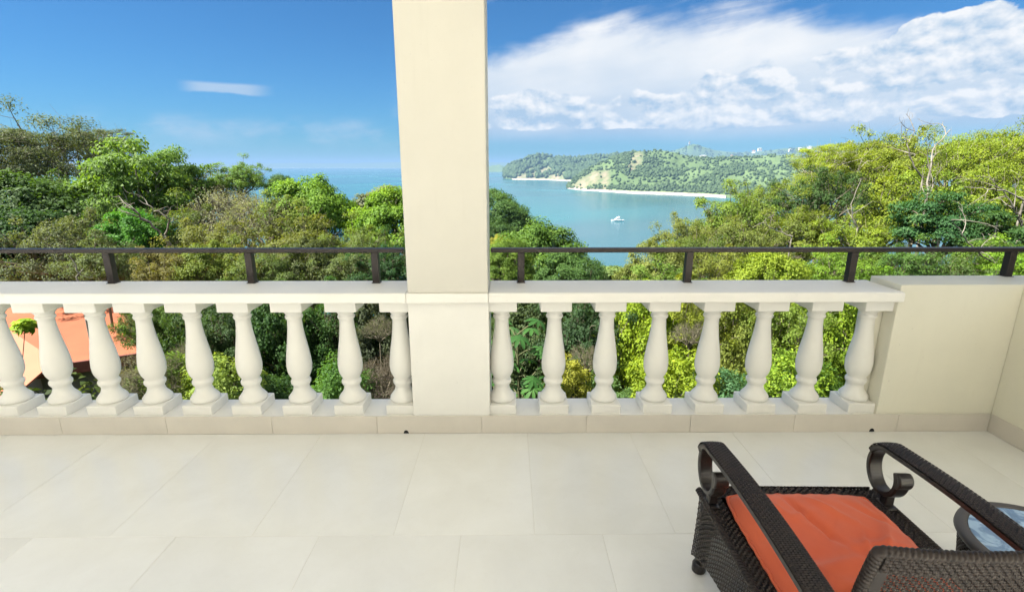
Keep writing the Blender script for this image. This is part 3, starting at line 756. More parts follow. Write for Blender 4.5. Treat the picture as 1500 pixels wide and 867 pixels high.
for px, py, dist, w, h, lab in ((1113, 219, 2950, 26, 10, 'tall white house on the far ridge, left of the ridge houses'), (1104, 222, 2900, 22, 8, 'low white house just left of the tall far ridge house'),
                                (1136, 241, 2350, 34, 8, 'long white house on the green slope below the ridge'), (1128, 243, 2340, 14, 7, 'small white house left of the long slope house'),
                                (1105, 249, 2250, 18, 6, 'white house lowest on the far green slope'), (1186, 216, 3000, 24, 8, 'white house at the right end of the far ridge'),
                                (1172, 218, 2980, 20, 8, 'white house second from the right end of the far ridge'), (1157, 220, 2940, 16, 7, 'small white house in the middle of the far ridge'),
                                (1030, 229, 2600, 40, 6, 'long pale house below the far wooded peak'), (1072, 229, 2600, 12, 8, 'narrow white house right of the far wooded peak'), (1010, 209.5, 3300, 10, 9, 'tiny white building on top of the far wooded peak')):
    villa(px, py, dist, w, h, lab)

# ------------------------------------------------------------------ boat on the bay
bp = at_z(904, 324, SEA)
boat = empty('boat', (bp.x, bp.y, SEA), 'white motor yacht lying at anchor in the middle of the bay', 'boat', rz=R(4)); boat.scale = (.85, .85, .85)
M_HULL = plain('white_gelcoat', (.82, .82, .80), .25, 0, .5, .03)
b = bmesh.new(); n = 14; L = 24.0; rings = []
for i in range(n + 1):
    t = i / n; x = -L / 2 + L * t; w = 3.0 * min(1, (1.02 - (abs(1 - t) ** 3.2 if t < .6 else 0) - (0 if t < .6 else 0))) ; w = 3.0 * (1 - max(0, (0.45 - t) / .45) ** 2.0); sh = 2.1 + 1.2 * max(0, .5 - t) * 2
    rings.append([b.verts.new((x, w, sh)), b.verts.new((x + .4 * (1 - t), w * .86, .4)), b.verts.new((x + .8 * (1 - t), 0, -.8)), b.verts.new((x + .4 * (1 - t), -w * .86, .4)), b.verts.new((x, -w, sh))])
for a, c2 in zip(rings, rings[1:]):
    for i in range(4): b.faces.new((a[i], a[i + 1], c2[i + 1], c2[i]))
    b.faces.new((a[4], a[0], c2[0], c2[4]))
b.faces.new(rings[-1]); b.faces.new(rings[0][::-1])
bmesh.ops.remove_doubles(b, verts=b.verts[:], dist=.001)
ob('hull', b, M_HULL, boat)
def slab(x0, x1, xt0, xt1, hw, z0, z1):
    b = bmesh.new(); v = [b.verts.new(q) for q in ((x0, -hw, z0), (x1, -hw, z0), (x1, hw, z0), (x0, hw, z0), (xt0, -hw * .86, z1), (xt1, -hw * .86, z1), (xt1, hw * .86, z1), (xt0, hw * .86, z1))]
    for f in ((3, 2, 1, 0), (4, 5, 6, 7), (0, 1, 5, 4), (1, 2, 6, 5), (2, 3, 7, 6), (3, 0, 4, 7)): b.faces.new([v[i] for i in f])
    return b
ob('cabin', slab(-5.5, 5.5, -3.2, 5.0, 2.4, 2.1, 4.8), M_HULL, boat)
ob('flybridge', slab(-2.2, 4.4, -1.0, 4.2, 2.2, 4.8, 6.6), M_HULL, boat)
ob('hardtop', slab(-.6, 4.4, -.2, 4.6, 2.2, 7.4, 7.9), M_HULL, boat)
for s in (-1, 1):
    b = bmesh.new(); box(b, -3.4, 4.4, s * 2.22 - .08, s * 2.22 + .08, 3.1, 4.1); ob('window', b, M_GLASS, boat)
b = bmesh.new(); tube(b, [(2.6, 0, 6.6), (2.8, 0, 9.6)], [.45, .16], 8); ob('mast', b, M_HULL, boat)
b = bmesh.new(); box(b, 8.5, 12.6, -2.6, 2.6, 1.2, 2.3); ob('swim_platform', b, M_HULL, boat)

#VEG0
# ------------------------------------------------------------------ vegetation
def leaf_quads(P, Nrm, L, Wd, rg, droop=.25):
    """diamond leaves folded along the midrib: base, side, tip, side"""
    n = len(P); t = rg.normal(size=(n, 3)); t[:, 2] -= droop
    t -= Nrm * (t * Nrm).sum(1, keepdims=True); t /= np.linalg.norm(t, axis=1, keepdims=True) + 1e-9
    s = np.cross(Nrm, t); s /= np.linalg.norm(s, axis=1, keepdims=True) + 1e-9
    L = L[:, None]; Wd = Wd[:, None]
    a = P - t * L * .5; c = P + t * L * .5 - Nrm * L * .10
    mid = P - t * L * .04 + Nrm * L * .10
    return np.stack([a, mid + s * Wd * .5, c, mid - s * Wd * .5], 1).reshape(-1, 3)
def unit(v): return v / (np.linalg.norm(v, axis=-1, keepdims=True) + 1e-9)
def limb_tube(vs, fs, pts, r0, r1, n=5):
    base = sum(len(v) for v in vs); P = [Vector(p) for p in pts]; k = len(P); ring = []
    for i, (p, t, u, w) in enumerate(frames(P)):
        r = r0 + (r1 - r0) * i / (k - 1)
        for q in range(n):
            a = 2 * PI * q / n; ring.append(tuple(p + u * (r * math.cos(a)) + w * (r * math.sin(a))))
    vs.append(np.array(ring))
    fs.append(np.array([(base + i * n + q, base + i * n + (q + 1) % n, base + (i + 1) * n + (q + 1) % n, base + (i + 1) * n + q) for i in range(k - 1) for q in range(n)]))
def curve(a, b, rg, sag=.12, n=5, jit=.06):
    a, b = np.array(a), np.array(b); L = np.linalg.norm(b - a); off = rg.normal(size=3) * jit * L; off[2] += sag * L
    ts = np.linspace(0, 1, n); return [tuple(a + (b - a) * t + off * math.sin(PI * t)) for t in ts]
def crown_proto(seed, R=3.0, H=4.2, clumps=70, leaves=380, leaf=.14, aspect=.5, flat=.6, crad=.27, lump=.22, low=-.25, up=.6, inner=.2, twigs=0, gap=0.0, dark=0.0, limb_r=.10, layers=0, ragged=0.0):
    """a crown about R wide and H tall standing on (0,0,0): clumps of leaves carried by limbs that fork twice"""
    rg = np.random.default_rng(seed); C = []
    ga = PI * (3 - 5 ** .5)
    for i in range(clumps):
        z = low + (1 - low) * (i + .5) / clumps; r = math.sqrt(max(0, 1 - z * z)); a = ga * i + rg.uniform(-.5, .5)
        k = 1 - rg.uniform(0, lump) - (rg.uniform(0, .5) if rg.uniform() < inner else 0)
        C.append((r * math.cos(a) * R * k, r * math.sin(a) * R * k, H * .42 + (z * H * .58 * k if z > 0 else z * H * .42 * k)))
    C = np.array(C)
    lf = np.array([math.sin(3.1 * c[0] / R + seed) * math.cos(2.3 * c[1] / R + seed * 2) for c in C]); C[:, :2] *= (1 + .16 * lf)[:, None]; C[:, 2] *= 1 + .12 * lf
    if ragged:                                       # shoots that overtop the outline, and hollows
        q = rg.uniform(size=len(C)) < .35; C[q] = C[q] * (1 + rg.uniform(0, ragged, (q.sum(), 1)) * np.array([1, 1, .8])); C += rg.normal(size=C.shape) * .09 * R
    if layers: C[:, 2] = (np.round(C[:, 2] / H * layers + rg.uniform(-.5, .5, len(C))) / layers) * H
    if gap: C = C[rg.uniform(size=len(C)) > gap]
    # limbs: primaries toward groups of clumps, secondaries, then one shoot per clump
    vs, fs = [], []
    ng = 6; ang = (np.arctan2(C[:, 1], C[:, 0]) + PI) / (2 * PI); grp = np.minimum((ang * ng).astype(int), ng - 1) * 2 + (C[:, 2] > np.median(C[:, 2]))
    for g in range(ng * 2):
        S = C[grp == g]
        if not len(S): continue
        m = S.mean(0); node = m * .55; node[2] = max(.05, m[2] * .45)
        limb_tube(vs, fs, curve((0, 0, -.1), node, rg, .05, 6), limb_r * R / 3, limb_r * .55 * R / 3, 6)
        for q in range(0, len(S), 3):
            sub = S[q:q + 3]; m2 = node + (sub.mean(0) - node) * .5 + rg.normal(size=3) * .08 * R
            limb_tube(vs, fs, curve(node, m2, rg, .06, 4), limb_r * .5 * R / 3, limb_r * .3 * R / 3, 5)
            for c in sub:
                limb_tube(vs, fs, curve(m2, c, rg, .05, 4), limb_r * .28 * R / 3, limb_r * .10 * R / 3, 4)
                for _ in range(twigs):
                    e = c + unit(rg.normal(size=3) + unit(c) * .8 + np.array([0, 0, .35])) * R * rg.uniform(.12, .30)
                    limb_tube(vs, fs, curve(c + (m2 - c) * rg.uniform(0, .4), e, rg, .04, 4, .12), limb_r * .11 * R / 3, limb_r * .04 * R / 3, 3)
    limbs = mesh_np('limbs', np.concatenate(vs), np.concatenate(fs))
    LP, LN, LT, LL = [], [], [], []
    ctr = np.array([0, 0, H * .35])
    for c in C:
        n = int(leaves * rg.uniform(.6, 1.35)); rc = crad * R * rg.uniform(.7, 1.25)
        dv = unit(rg.normal(size=(n, 3))); dv[:, 2] = np.where(rg.uniform(size=n) < .65, abs(dv[:, 2]), dv[:, 2])
        rad = rg.uniform(size=(n, 1)) ** .45
        # sub-sprays: leaves gather on a dozen shoots so the clump edge stays ragged
        ns = 12; sh = unit(rg.normal(size=(ns, 3)) + np.array([0, 0, .25])); pick = sh[rg.integers(0, ns, n)]
        dv = unit(dv * .62 + pick * .75)
        p = c + dv * rad * rc * np.array([1, 1, flat]) * rg.uniform(.85, 1.15, (n, 1))
        out = unit(c - ctr); nm = unit(dv * .55 + out * .45 + np.array([0, 0, up]) + rg.normal(size=(n, 3)) * .42)
        LP.append(p); LN.append(nm); ct = rg.uniform(.15, .85)
        LT.append(np.clip(ct * .50 + rg.uniform(0, .55, n), 0, 1)); LL.append(leaf * rg.uniform(.65, 1.35, n))
    P = np.concatenate(LP); L = np.concatenate(LL)
    V = leaf_quads(P, np.concatenate(LN), L, L * aspect * rg.uniform(.8, 1.25, len(L)), rg)
    leafs = mesh_np('crown', V, np.arange(len(V)).reshape(-1, 4), np.repeat(np.concatenate(LT), 4))
    H = float(np.percentile(V[:, 2], 98.5)) / .98
    return dict(R=R, H=H, crown=leafs, limbs=limbs)
PROTO = {
 'broad': [crown_proto(1, clumps=84, leaves=400, leaf=.17, aspect=.55), crown_proto(2, clumps=76, leaves=420, leaf=.16, aspect=.6, lump=.3)],
 'dense': [crown_proto(3, H=3.9, clumps=110, leaves=420, leaf=.12, aspect=.6, lump=.13, crad=.24, inner=.1), crown_proto(4, H=4.4, clumps=120, leaves=390, leaf=.12, aspect=.6, lump=.18, crad=.22, inner=.1)],
 'layered': [crown_proto(5, H=3.6, clumps=58, leaves=330, leaf=.17, aspect=.55, flat=.5, crad=.29, lump=.35, layers=5, gap=.12, limb_r=.13), crown_proto(6, H=3.4, clumps=50, leaves=340, leaf=.18, aspect=.5, flat=.5, crad=.30, lump=.4, layers=4, gap=.15, limb_r=.13)],
 'feather': [crown_proto(7, H=2.6, clumps=72, leaves=360, leaf=.085, aspect=.5, flat=.45, crad=.25, lump=.3, layers=5, twigs=2, gap=.1), crown_proto(8, H=3.0, clumps=66, leaves=330, leaf=.09, aspect=.5, flat=.4, crad=.24, lump=.35, twigs=3, gap=.12)],
 'dry': [crown_proto(9, H=3.6, clumps=80, leaves=85, leaf=.10, aspect=.5, crad=.30, lump=.35, twigs=9, limb_r=.13), crown_proto(10, H=3.4, clumps=70, leaves=45, leaf=.10, aspect=.5, crad=.30, lump=.4, twigs=11, limb_r=.14)],
 'vine': [crown_proto(11, H=4.6, clumps=130, leaves=380, leaf=.13, aspect=.66, flat=1.0, crad=.20, lump=.16, low=-.75, up=.35, inner=.06), crown_proto(12, H=4.4, clumps=120, leaves=400, leaf=.14, aspect=.66, flat=1.1, crad=.21, lump=.22, low=-.75, up=.35, inner=.06)],
 'small': [crown_proto(13, R=1.5, H=1.9, clumps=44, leaves=150, leaf=.13, aspect=.42, flat=.8, crad=.32, lump=.35, low=-.6, limb_r=.05)],
 'airy': [crown_proto(21, H=3.9, clumps=150, leaves=150, leaf=.135, aspect=.5, flat=.6, crad=.19, lump=.55, inner=.4, low=-.45, up=.5, twigs=2, gap=.08, ragged=.30),
          crown_proto(22, H=4.3, clumps=160, leaves=140, leaf=.125, aspect=.55, flat=.7, crad=.18, lump=.5, inner=.45, low=-.5, up=.45, twigs=2, gap=.08, ragged=.34),
          crown_proto(23, H=3.5, clumps=140, leaves=150, leaf=.15, aspect=.45, flat=.5, crad=.20, lump=.6, inner=.4, low=-.4, up=.55, twigs=2, gap=.12, ragged=.30)],
 'far': [crown_proto(14, clumps=60, leaves=170, leaf=.28, aspect=.62), crown_proto(15, H=3.6, clumps=54, leaves=180, leaf=.27, aspect=.6, lump=.35)],
}
def trunk_mesh(seed):
    rg = np.random.default_rng(seed); vs, fs = [], []
    V = []; F = []; a0, b0 = rg.uniform(-1.2, 1.2, 2)
    for i, t in enumerate(np.linspace(0, 1, 8)):
        r = 1.3 - .55 * t + .5 * max(0, .12 - t) / .12; ox, oy = a0 * math.sin(PI * t), b0 * math.sin(2 * PI * t) * .5
        V += [(ox + r * math.cos(2 * PI * q / 8), oy + r * math.sin(2 * PI * q / 8), t) for q in range(8)]
        if i: F += [((i - 1) * 8 + q, (i - 1) * 8 + (q + 1) % 8, i * 8 + (q + 1) % 8, i * 8 + q) for q in range(8)]
    me = mesh_np('trunk', V, F); me.polygons.foreach_set('use_smooth', [True] * len(F)); return me
TRUNKS = [trunk_mesh(s) for s in (1, 2, 3)]
LEAF_GAIN = 1.7
def put_mesh(name, me, m, parent):
    if not me.materials: me.materials.append(m)
    o = bpy.data.objects.new(name, me); COL.objects.link(o); o.parent = parent
    if me.materials[0] != m:
        o.material_slots[0].link = 'OBJECT'; o.material_slots[0].material = m
    return o
random.seed(77)
def tree(name, label, px, py, Y, hw, kind, col, sz=1.0, group=None, pale=False, cat='tree', var=None, rz=None):
    """crown top seen at (px,py) at distance Y, crown half width hw photo pixels there"""
    top = at_y(px, py, Y); pr = PROTO[kind]; pr = pr[random.randrange(len(pr)) if var is None else var % len(pr)]
    zc = Y * math.cos(R(PITCH)) - (top.z - CAM.z) * math.sin(R(PITCH))
    s = 1.12 * hw / FPX * zc / pr['R']; zs = s * sz * (1.22 if kind in ('broad', 'vine', 'dense', 'airy') else 1.0); g = terr(top.x, top.y)
    zb = top.z - pr['H'] * .98 * zs
    e = empty(name, (top.x, top.y, min(zb, g)), label, cat, group, rz=random.uniform(0, 6.28) if rz is None else rz)
    e.rotation_euler.x, e.rotation_euler.y = random.uniform(-.09, .09), random.uniform(-.09, .09)
    c = put_mesh('crown', pr['crown'], M_LEAF, e); c.location = (0, 0, max(0, zb - g)); c.scale = (s, s, zs); c.color = (*[min(.3, q * LEAF_GAIN) for q in col], 1)
    l = put_mesh('limbs', pr['limbs'], M_PALE if pale else M_BARK, e); l.location = c.location; l.scale = c.scale
    if zb - g > .3:
        t = put_mesh('trunk', TRUNKS[random.randrange(3)], M_PALE if pale else M_BARK, e); r = .085 * s * (3 if kind == 'small' else 3) * .5
        t.scale = (r, r, zb - g + .1)
    return e
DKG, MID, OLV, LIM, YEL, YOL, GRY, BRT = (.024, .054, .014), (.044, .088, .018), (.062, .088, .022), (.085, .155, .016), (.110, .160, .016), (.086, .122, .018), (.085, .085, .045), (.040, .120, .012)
TAN = (.20, .165, .10)
def jit(c, k=.12): return tuple(x * random.uniform(1 - k, 1 + k) for x in c)
T = tree
# --- left slope, skyline first
T('feathery_tree', 'tall feathery olive tree with flat wispy crown on the left skyline', 62, 170, 34, 92, 'feather', (.060, .078, .028), 1.25, var=0)
T('feathery_tree', 'grey green feathery tree cut by the left picture edge at the skyline', -25, 184, 31, 70, 'feather', (.055, .070, .028), 1.2, var=1)
T('feathery_tree', 'thin wispy half bare tree right of the tall feathery tree', 135, 190, 37, 52, 'feather', (.060, .075, .030), 1.0, var=1, pale=True)
T('broadleaf_tree', 'dark green broadleaf tree under the tall feathery tree at left', 50, 262, 22, 88, 'broad', (.034, .066, .014), .95, var=0)
T('broadleaf_tree', 'very dark round tree low at the left picture edge', 5, 312, 17, 72, 'broad', DKG, 1.0, var=1)
T('broadleaf_tree', 'dark green tree between feathery tree and bright layered tree', 125, 255, 27, 66, 'airy', (.030, .058, .014), 1.0, var=1)
T('layered_tree', 'bright green layered tree with pale forked limbs left of centre', 222, 210, 24, 72, 'layered', (.066, .118, .018), 1.35, var=0, pale=True)
T('layered_tree', 'bright green layered tree reaching right over the dry crown', 285, 222, 26, 50, 'layered', (.060, .112, .018), 1.4, var=1)
T('layered_tree', 'light green leafy tree at the right end of the bright layered tree', 322, 238, 27, 34, 'airy', (.080, .140, .022), .8, var=0)
T('dry_tree', 'beige dry leafless looking tree below the bright layered tree', 318, 252, 27, 62, 'dry', TAN, 1.1, var=0)
T('dry_tree', 'grey beige twiggy tree right of the pale forked limbs', 352, 280, 23, 62, 'dry', (.138, .148, .085), 1.1, var=0)
T('broadleaf_tree', 'small round dark tree standing alone on the left sea edge', 402, 258, 33, 22, 'dense', (.040, .080, .026), 1.0, var=0)
T('broadleaf_tree', 'vivid green bush below the pale forked limbs', 188, 312, 17, 48, 'broad', BRT, 1.0, var=0)
T('dry_tree', 'dull grey green tree low at left behind the guard rail', 92, 318, 15, 66, 'airy', (.062, .078, .034), 1.1, var=1)
T('dry_tree', 'dull green shrub tree beside the leftmost full guard post', 128, 352, 13, 46, 'airy', (.066, .090, .03), 1.1, var=2)
T('broadleaf_tree', 'lime green tree with ragged top beside the pillar', 486, 262, 22, 50, 'broad', (.082, .150, .018), 1.15, var=1)
T('broadleaf_tree', 'lime green tree touching the left side of the pillar', 556, 284, 20, 60, 'broad', (.086, .152, .016), 1.0, var=0)
T('broadleaf_tree', 'yellowish tree left of the ragged lime tree', 432, 284, 21, 54, 'airy', YOL, 1.0, var=1)
T('dry_tree', 'olive beige half dry crown in the middle of the left slope', 378, 292, 20, 58, 'dry', (.112, .127, .050), 1.1, var=0)
T('broadleaf_tree', 'olive tree below the dry crown, its top over the guard rail', 338, 322, 16, 58, 'airy', (.080, .092, .020), 1.0, var=1)
T('broadleaf_tree', 'mottled olive tree below the yellowish tree', 452, 318, 16, 70, 'airy', (.075, .088, .020), .9, var=2)
T('broadleaf_tree', 'olive green tree in front of the bright layered tree', 258, 308, 18, 56, 'airy', (.062, .088, .020), 1.0, var=0)
T('broadleaf_tree', 'medium green tree between vivid bush and the dull grey green tree', 150, 300, 21, 50, 'airy', (.036, .070, .016), 1.0, var=2)
T('broadleaf_tree', 'green gold tree in front of the lime tree by the pillar', 530, 338, 15, 56, 'airy', (.066, .095, .018), .9, var=0)
T('pale_far_tree', 'pale grey green tree far behind, against the sea left of the pillar', 572, 276, 46, 40, 'far', (.085, .100, .055), 1.0, var=0)
for i, (px, c) in enumerate(((-40, DKG), (28, (.030, .060, .020)), (178, OLV), (232, (.078, .088, .020)), (292, YOL), (352, (.085, .100, .018)), (412, OLV), (470, (.050, .065, .020)), (524, OLV), (582, DKG))):
    where = ('left of the first guard post', 'beside the first guard post', 'right of the leftmost full guard post', 'second right of the leftmost full guard post', 'left of the middle guard post', 'behind the middle guard post', 'right of the middle guard post', 'halfway from middle guard post to pillar', 'beside the last guard post before the pillar', 'hard against the pillar')[i]
    T('shrub', 'leafy shrub top showing under the guard rail ' + where, px, 366 + random.uniform(-10, 8), (19 if i < 2 else 17 if i == 2 else 12 + random.uniform(-.8, .8)), 50, ('airy', 'vine', 'airy')[i % 3], jit(c), .95, group='shrubs under the left guard rail', cat='shrub')
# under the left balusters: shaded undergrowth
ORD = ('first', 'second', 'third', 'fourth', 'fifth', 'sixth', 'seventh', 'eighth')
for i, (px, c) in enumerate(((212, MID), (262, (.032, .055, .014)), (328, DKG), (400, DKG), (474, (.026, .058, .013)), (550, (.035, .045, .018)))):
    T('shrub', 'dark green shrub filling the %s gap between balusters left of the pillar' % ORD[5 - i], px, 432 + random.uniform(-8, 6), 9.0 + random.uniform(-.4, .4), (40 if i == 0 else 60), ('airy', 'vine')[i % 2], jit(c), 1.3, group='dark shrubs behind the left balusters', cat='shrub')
for i, (px, py, c, k) in enumerate(((196, 524, GRY, 'dry'), (250, 508, (.075, .125, .016), 'small'), (338, 515, (.112, .159, .030), 'small'), (405, 540, DKG, 'small'), (484, 532, (.040, .090, .016), 'small'), (556, 520, (.050, .040, .030), 'dry'))):
    T('bush', ('greyish twiggy bush', 'yellow green bush', 'pale yellow bush', 'dark low bush', 'fresh green bush', 'brownish twiggy bush')[i] + ' low in the %s gap left of the pillar' % ORD[5 - i], px + 6 * (-1) ** i, py + (-8, 12, 4, 10, -2, 8)[i], 6.6 + .2 * (i % 2), 46, k, c, 1.25, cat='bush', var=0)
# --- middle: trees on the falling slope in front of the bay
T('headland_tree', 'round green tree clump on the point left of the bay', 735, 280, 58, 50, 'dense', (.046, .090, .022), 1.0, var=0)
T('headland_tree', 'lower round tree stepping down right of the point clump', 766, 318, 56, 28, 'dense', (.056, .096, .024), .9, var=1)
T('headland_tree', 'dark green tree below the point clump beside the pillar', 722, 330, 50, 38, 'dense', (.035, .070, .020), 1.0, var=1)
T('dense_tree', 'wide dense dome shaped tree right of the pillar before the bay', 795, 336, 19, 86, 'dense', (.056, .104, .018), .95, var=1)
T('dense_tree', 'dense green tree at the right shoulder of the dome shaped tree', 836, 366, 18, 46, 'dense', (.050, .098, .024), .95, var=0)
T('dense_tree', 'yellow green tree close to the right side of the pillar', 728, 352, 16, 40, 'dense', (.070, .115, .016), .95, var=0)
T('flowering_tree', 'small tree with yellow orange blossom right beside the pillar', 720, 345, 44, 14, 'small', (.420, .260, .030), 1.0)
T('pale_far_tree', 'pale grey green treetop below the open water', 905, 394, 33, 36, 'far', (.090, .133, .045), .8, var=1)
T('pale_far_tree', 'pale olive treetop left of the lowest open water', 884, 392, 30, 36, 'far', (.086, .127, .040), .8, var=0)
# --- right slope
T('canopy_tree', 'yellow green tree jutting left over the bay water', 976, 350, 20, 30, 'airy', (.090, .130, .018), .8, var=0)
T('canopy_tree', 'rounded olive tree whose top edges the bay', 1012, 318, 21, 46, 'airy', (.088, .106, .022), .95, var=1)
T('canopy_tree', 'rounded yellow olive tree under the end of the far beach', 1072, 288, 23, 56, 'airy', (.086, .131, .020), 1.0, var=0)
T('canopy_tree', 'pale olive tree rising right of the far beach', 1136, 268, 28, 46, 'airy', YOL, 1.0, var=1)
T('canopy_tree', 'bright yellow green tree breaking the far ridge line', 1226, 212, 34, 42, 'feather', (.138, .178, .012), 1.2, var=1, pale=True)
T('canopy_tree', 'yellow tree lower left of the ridge breaking tree', 1184, 252, 32, 38, 'feather', (.129, .164, .012), 1.0, var=2)
T('canopy_tree', 'dark green bushy tree in the middle of the yellow canopy', 1222, 250, 21, 52, 'airy', (.030, .060, .016), 1.05, var=1)
T('half_bare_tree', 'half bare yellow tree with grey branches against the sky', 1272, 208, 34, 62, 'feather', (.125, .159, .014), 1.2, var=0, pale=True)
T('half_bare_tree', 'thin crowned tree behind the tallest bare twigs at right', 1338, 190, 33, 58, 'airy', (.120, .150, .018), 1.1, var=1)
T('canopy_tree', 'yellow green tree on the right skyline beside the bare twigs', 1402, 198, 34, 62, 'feather', (.116, .159, .014), 1.3, var=0, pale=True)
T('canopy_tree', 'tall yellow tree at the right picture edge skyline', 1484, 186, 33, 66, 'feather', (.125, .161, .012), 1.4, var=0)
T('canopy_tree', 'distant green tree on the skyline between the half bare trees', 1300, 214, 52, 46, 'far', (.070, .105, .020), 1.0, var=0)
T('canopy_tree', 'distant yellow green tree behind the right skyline', 1445, 200, 50, 60, 'far', (.095, .138, .018), 1.0, var=0)
T('canopy_tree', 'gold green tree below the first half bare tree', 1290, 262, 25, 62, 'airy', (.110, .143, .014), 1.0, var=2)
T('half_bare_tree', 'gold leaved tree in front of the bare grey tree', 1350, 250, 24, 58, 'airy', (.107, .154, .016), 1.1, var=2)
T('canopy_tree', 'gold green tree below the tall edge tree', 1432, 258, 25, 62, 'airy', (.105, .143, .014), 1.0, var=2)
T('canopy_tree', 'yellow green tree at the right edge below the tall tree', 1510, 262, 24, 58, 'airy', (.099, .138, .014), 1.1, var=2)
T('frond_tree', 'blue green tree with drooping fine fronds at right', 1395, 286, 16, 58, 'layered', (.026, .068, .022), 1.2, var=0)
T('frond_tree', 'dark fine leaved tree with bare limb at the right edge', 1478, 312, 15, 56, 'layered', (.028, .062, .016), 1.1, var=1, pale=True)
T('canopy_tree', 'olive gold tree under the dark bushy tree', 1180, 306, 19, 54, 'airy', (.086, .112, .016), 1.0, var=0)
T('canopy_tree', 'yellow tree right of the dark bushy tree', 1286, 318, 17, 56, 'airy', (.101, .140, .014), .95, var=2)
T('canopy_tree', 'dull olive tree below the beach end tree', 1105, 326, 18, 58, 'airy', (.076, .096, .020), .95, var=1)
T('canopy_tree', 'dark olive tree below the bay edge tree', 1040, 350, 16, 52, 'airy', (.060, .088, .018), .9, var=0)
for i, (px, c) in enumerate(((978, (.100, .130, .030)), (985, YOL), (1042, (.100, .125, .016)), (1100, YEL), (1160, (.103, .148, .014)), (1222, LIM), (1284, (.060, .100, .016)), (1346, MID), (1408, MID), (1470, (.055, .110, .014)), (1530, LIM))):
    where = ('at the edge of the water', 'left of the middle guard post', 'right of the middle guard post', 'second right of the middle guard post', 'halfway between the two right guard posts', 'left of the post by the rail end', 'right of the post by the rail end', 'above the left end of the coping', 'above the middle of the coping', 'behind the rightmost guard post', 'at the right picture edge')[i]
    T('shrub', 'sunlit shrub top under the right guard rail ' + where, px, 366 + random.uniform(-8, 12), 12 + random.uniform(-.8, .8), 52, ('vine', 'airy', 'airy')[i % 3], jit(c), .95, group='shrubs under the right guard rail', cat='shrub')
for i, (px, c, k) in enumerate(((772, (.035, .050, .018), 'vine'), (848, (.028, .052, .020), 'broad'), (925, (.116, .175, .012), 'vine'), (1000, (.115, .145, .016), 'vine'), (1075, (.085, .110, .020), 'vine'), (1150, (.080, .115, .016), 'vine'), (1228, (.100, .150, .012), 'vine'), (1300, LIM, 'vine'))):
    lab = ('dark olive shrub', 'dark glossy shrub', 'bright yellow green creeper covered shrub', 'yellow green creeper covered shrub', 'olive creeper covered shrub', 'green creeper covered shrub', 'lime creeper covered shrub', 'lime shrub')[i]
    T('shrub', lab + (' in the %s gap between balusters right of the pillar' % ORD[i] if i < 7 else ' behind the left end of the parapet wall'), px, 424 + random.uniform(-8, 8), 9.0 + random.uniform(-.3, .3), 62, 'airy' if i % 2 else 'vine', jit(c, .06), 1.35, group='shrubs behind the right balusters', cat='shrub')
for i, (px, py, c, k) in enumerate(((845, 536, (.170, .240, .025), 'small'), (915, 545, (.055, .100, .030), 'small'), (990, 535, (.130, .180, .014), 'small'), (1072, 520, (.045, .100, .040), 'small'), (1142, 528, (.110, .170, .016), 'small'), (1218, 530, (.050, .100, .016), 'small'))):
    T('bush', ('pale lime long leaved bush', 'blue green small bush', 'yellow green low bush', 'blue green broad leaved bush', 'lime low bush', 'dark green low bush')[i] + ' at the foot of the %s gap right of the pillar' % ORD[i + 1], px + (0, -10, 12, -6, 8, -12)[i], py + (0, 14, -22, 16, -12, 8)[i], 6.7, (34, 44, 50, 40, 54, 42)[i], k, c, 1.25, cat='bush', var=0)

SLOPE = ('just right of the pillar under the rail', 'under the dome shaped tree', 'below its right shoulder', 'at the lowest visible water', 'right of the lowest water', 'under the middle right post', 'behind the second baluster right of the pillar', 'behind the third baluster right of the pillar', 'behind the fourth baluster right of the pillar',
 'behind the palmate plant', 'in the dark third gap right of the pillar', 'beside the palmate plant stem', 'behind the last baluster left of the pillar', 'behind the third baluster left of the pillar', 'behind the fifth baluster left of the pillar', 'behind the seventh baluster right of the pillar', 'behind the last baluster by the parapet wall')
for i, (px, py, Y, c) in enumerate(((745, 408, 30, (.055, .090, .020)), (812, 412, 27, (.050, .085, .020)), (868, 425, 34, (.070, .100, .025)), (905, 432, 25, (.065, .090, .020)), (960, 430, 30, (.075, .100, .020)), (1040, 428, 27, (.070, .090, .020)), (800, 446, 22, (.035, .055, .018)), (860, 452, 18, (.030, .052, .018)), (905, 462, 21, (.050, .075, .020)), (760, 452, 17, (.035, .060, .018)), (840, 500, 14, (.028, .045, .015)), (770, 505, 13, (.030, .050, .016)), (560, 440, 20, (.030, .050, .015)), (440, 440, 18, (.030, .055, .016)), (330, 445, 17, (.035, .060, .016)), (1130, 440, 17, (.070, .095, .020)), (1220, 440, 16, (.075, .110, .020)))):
    T('slope_tree', 'shaded tree crown low on the slope ' + SLOPE[i], px, py, Y, 52, 'broad' if Y > 20 else 'vine', c, 1.4, group='trees low on the slope')
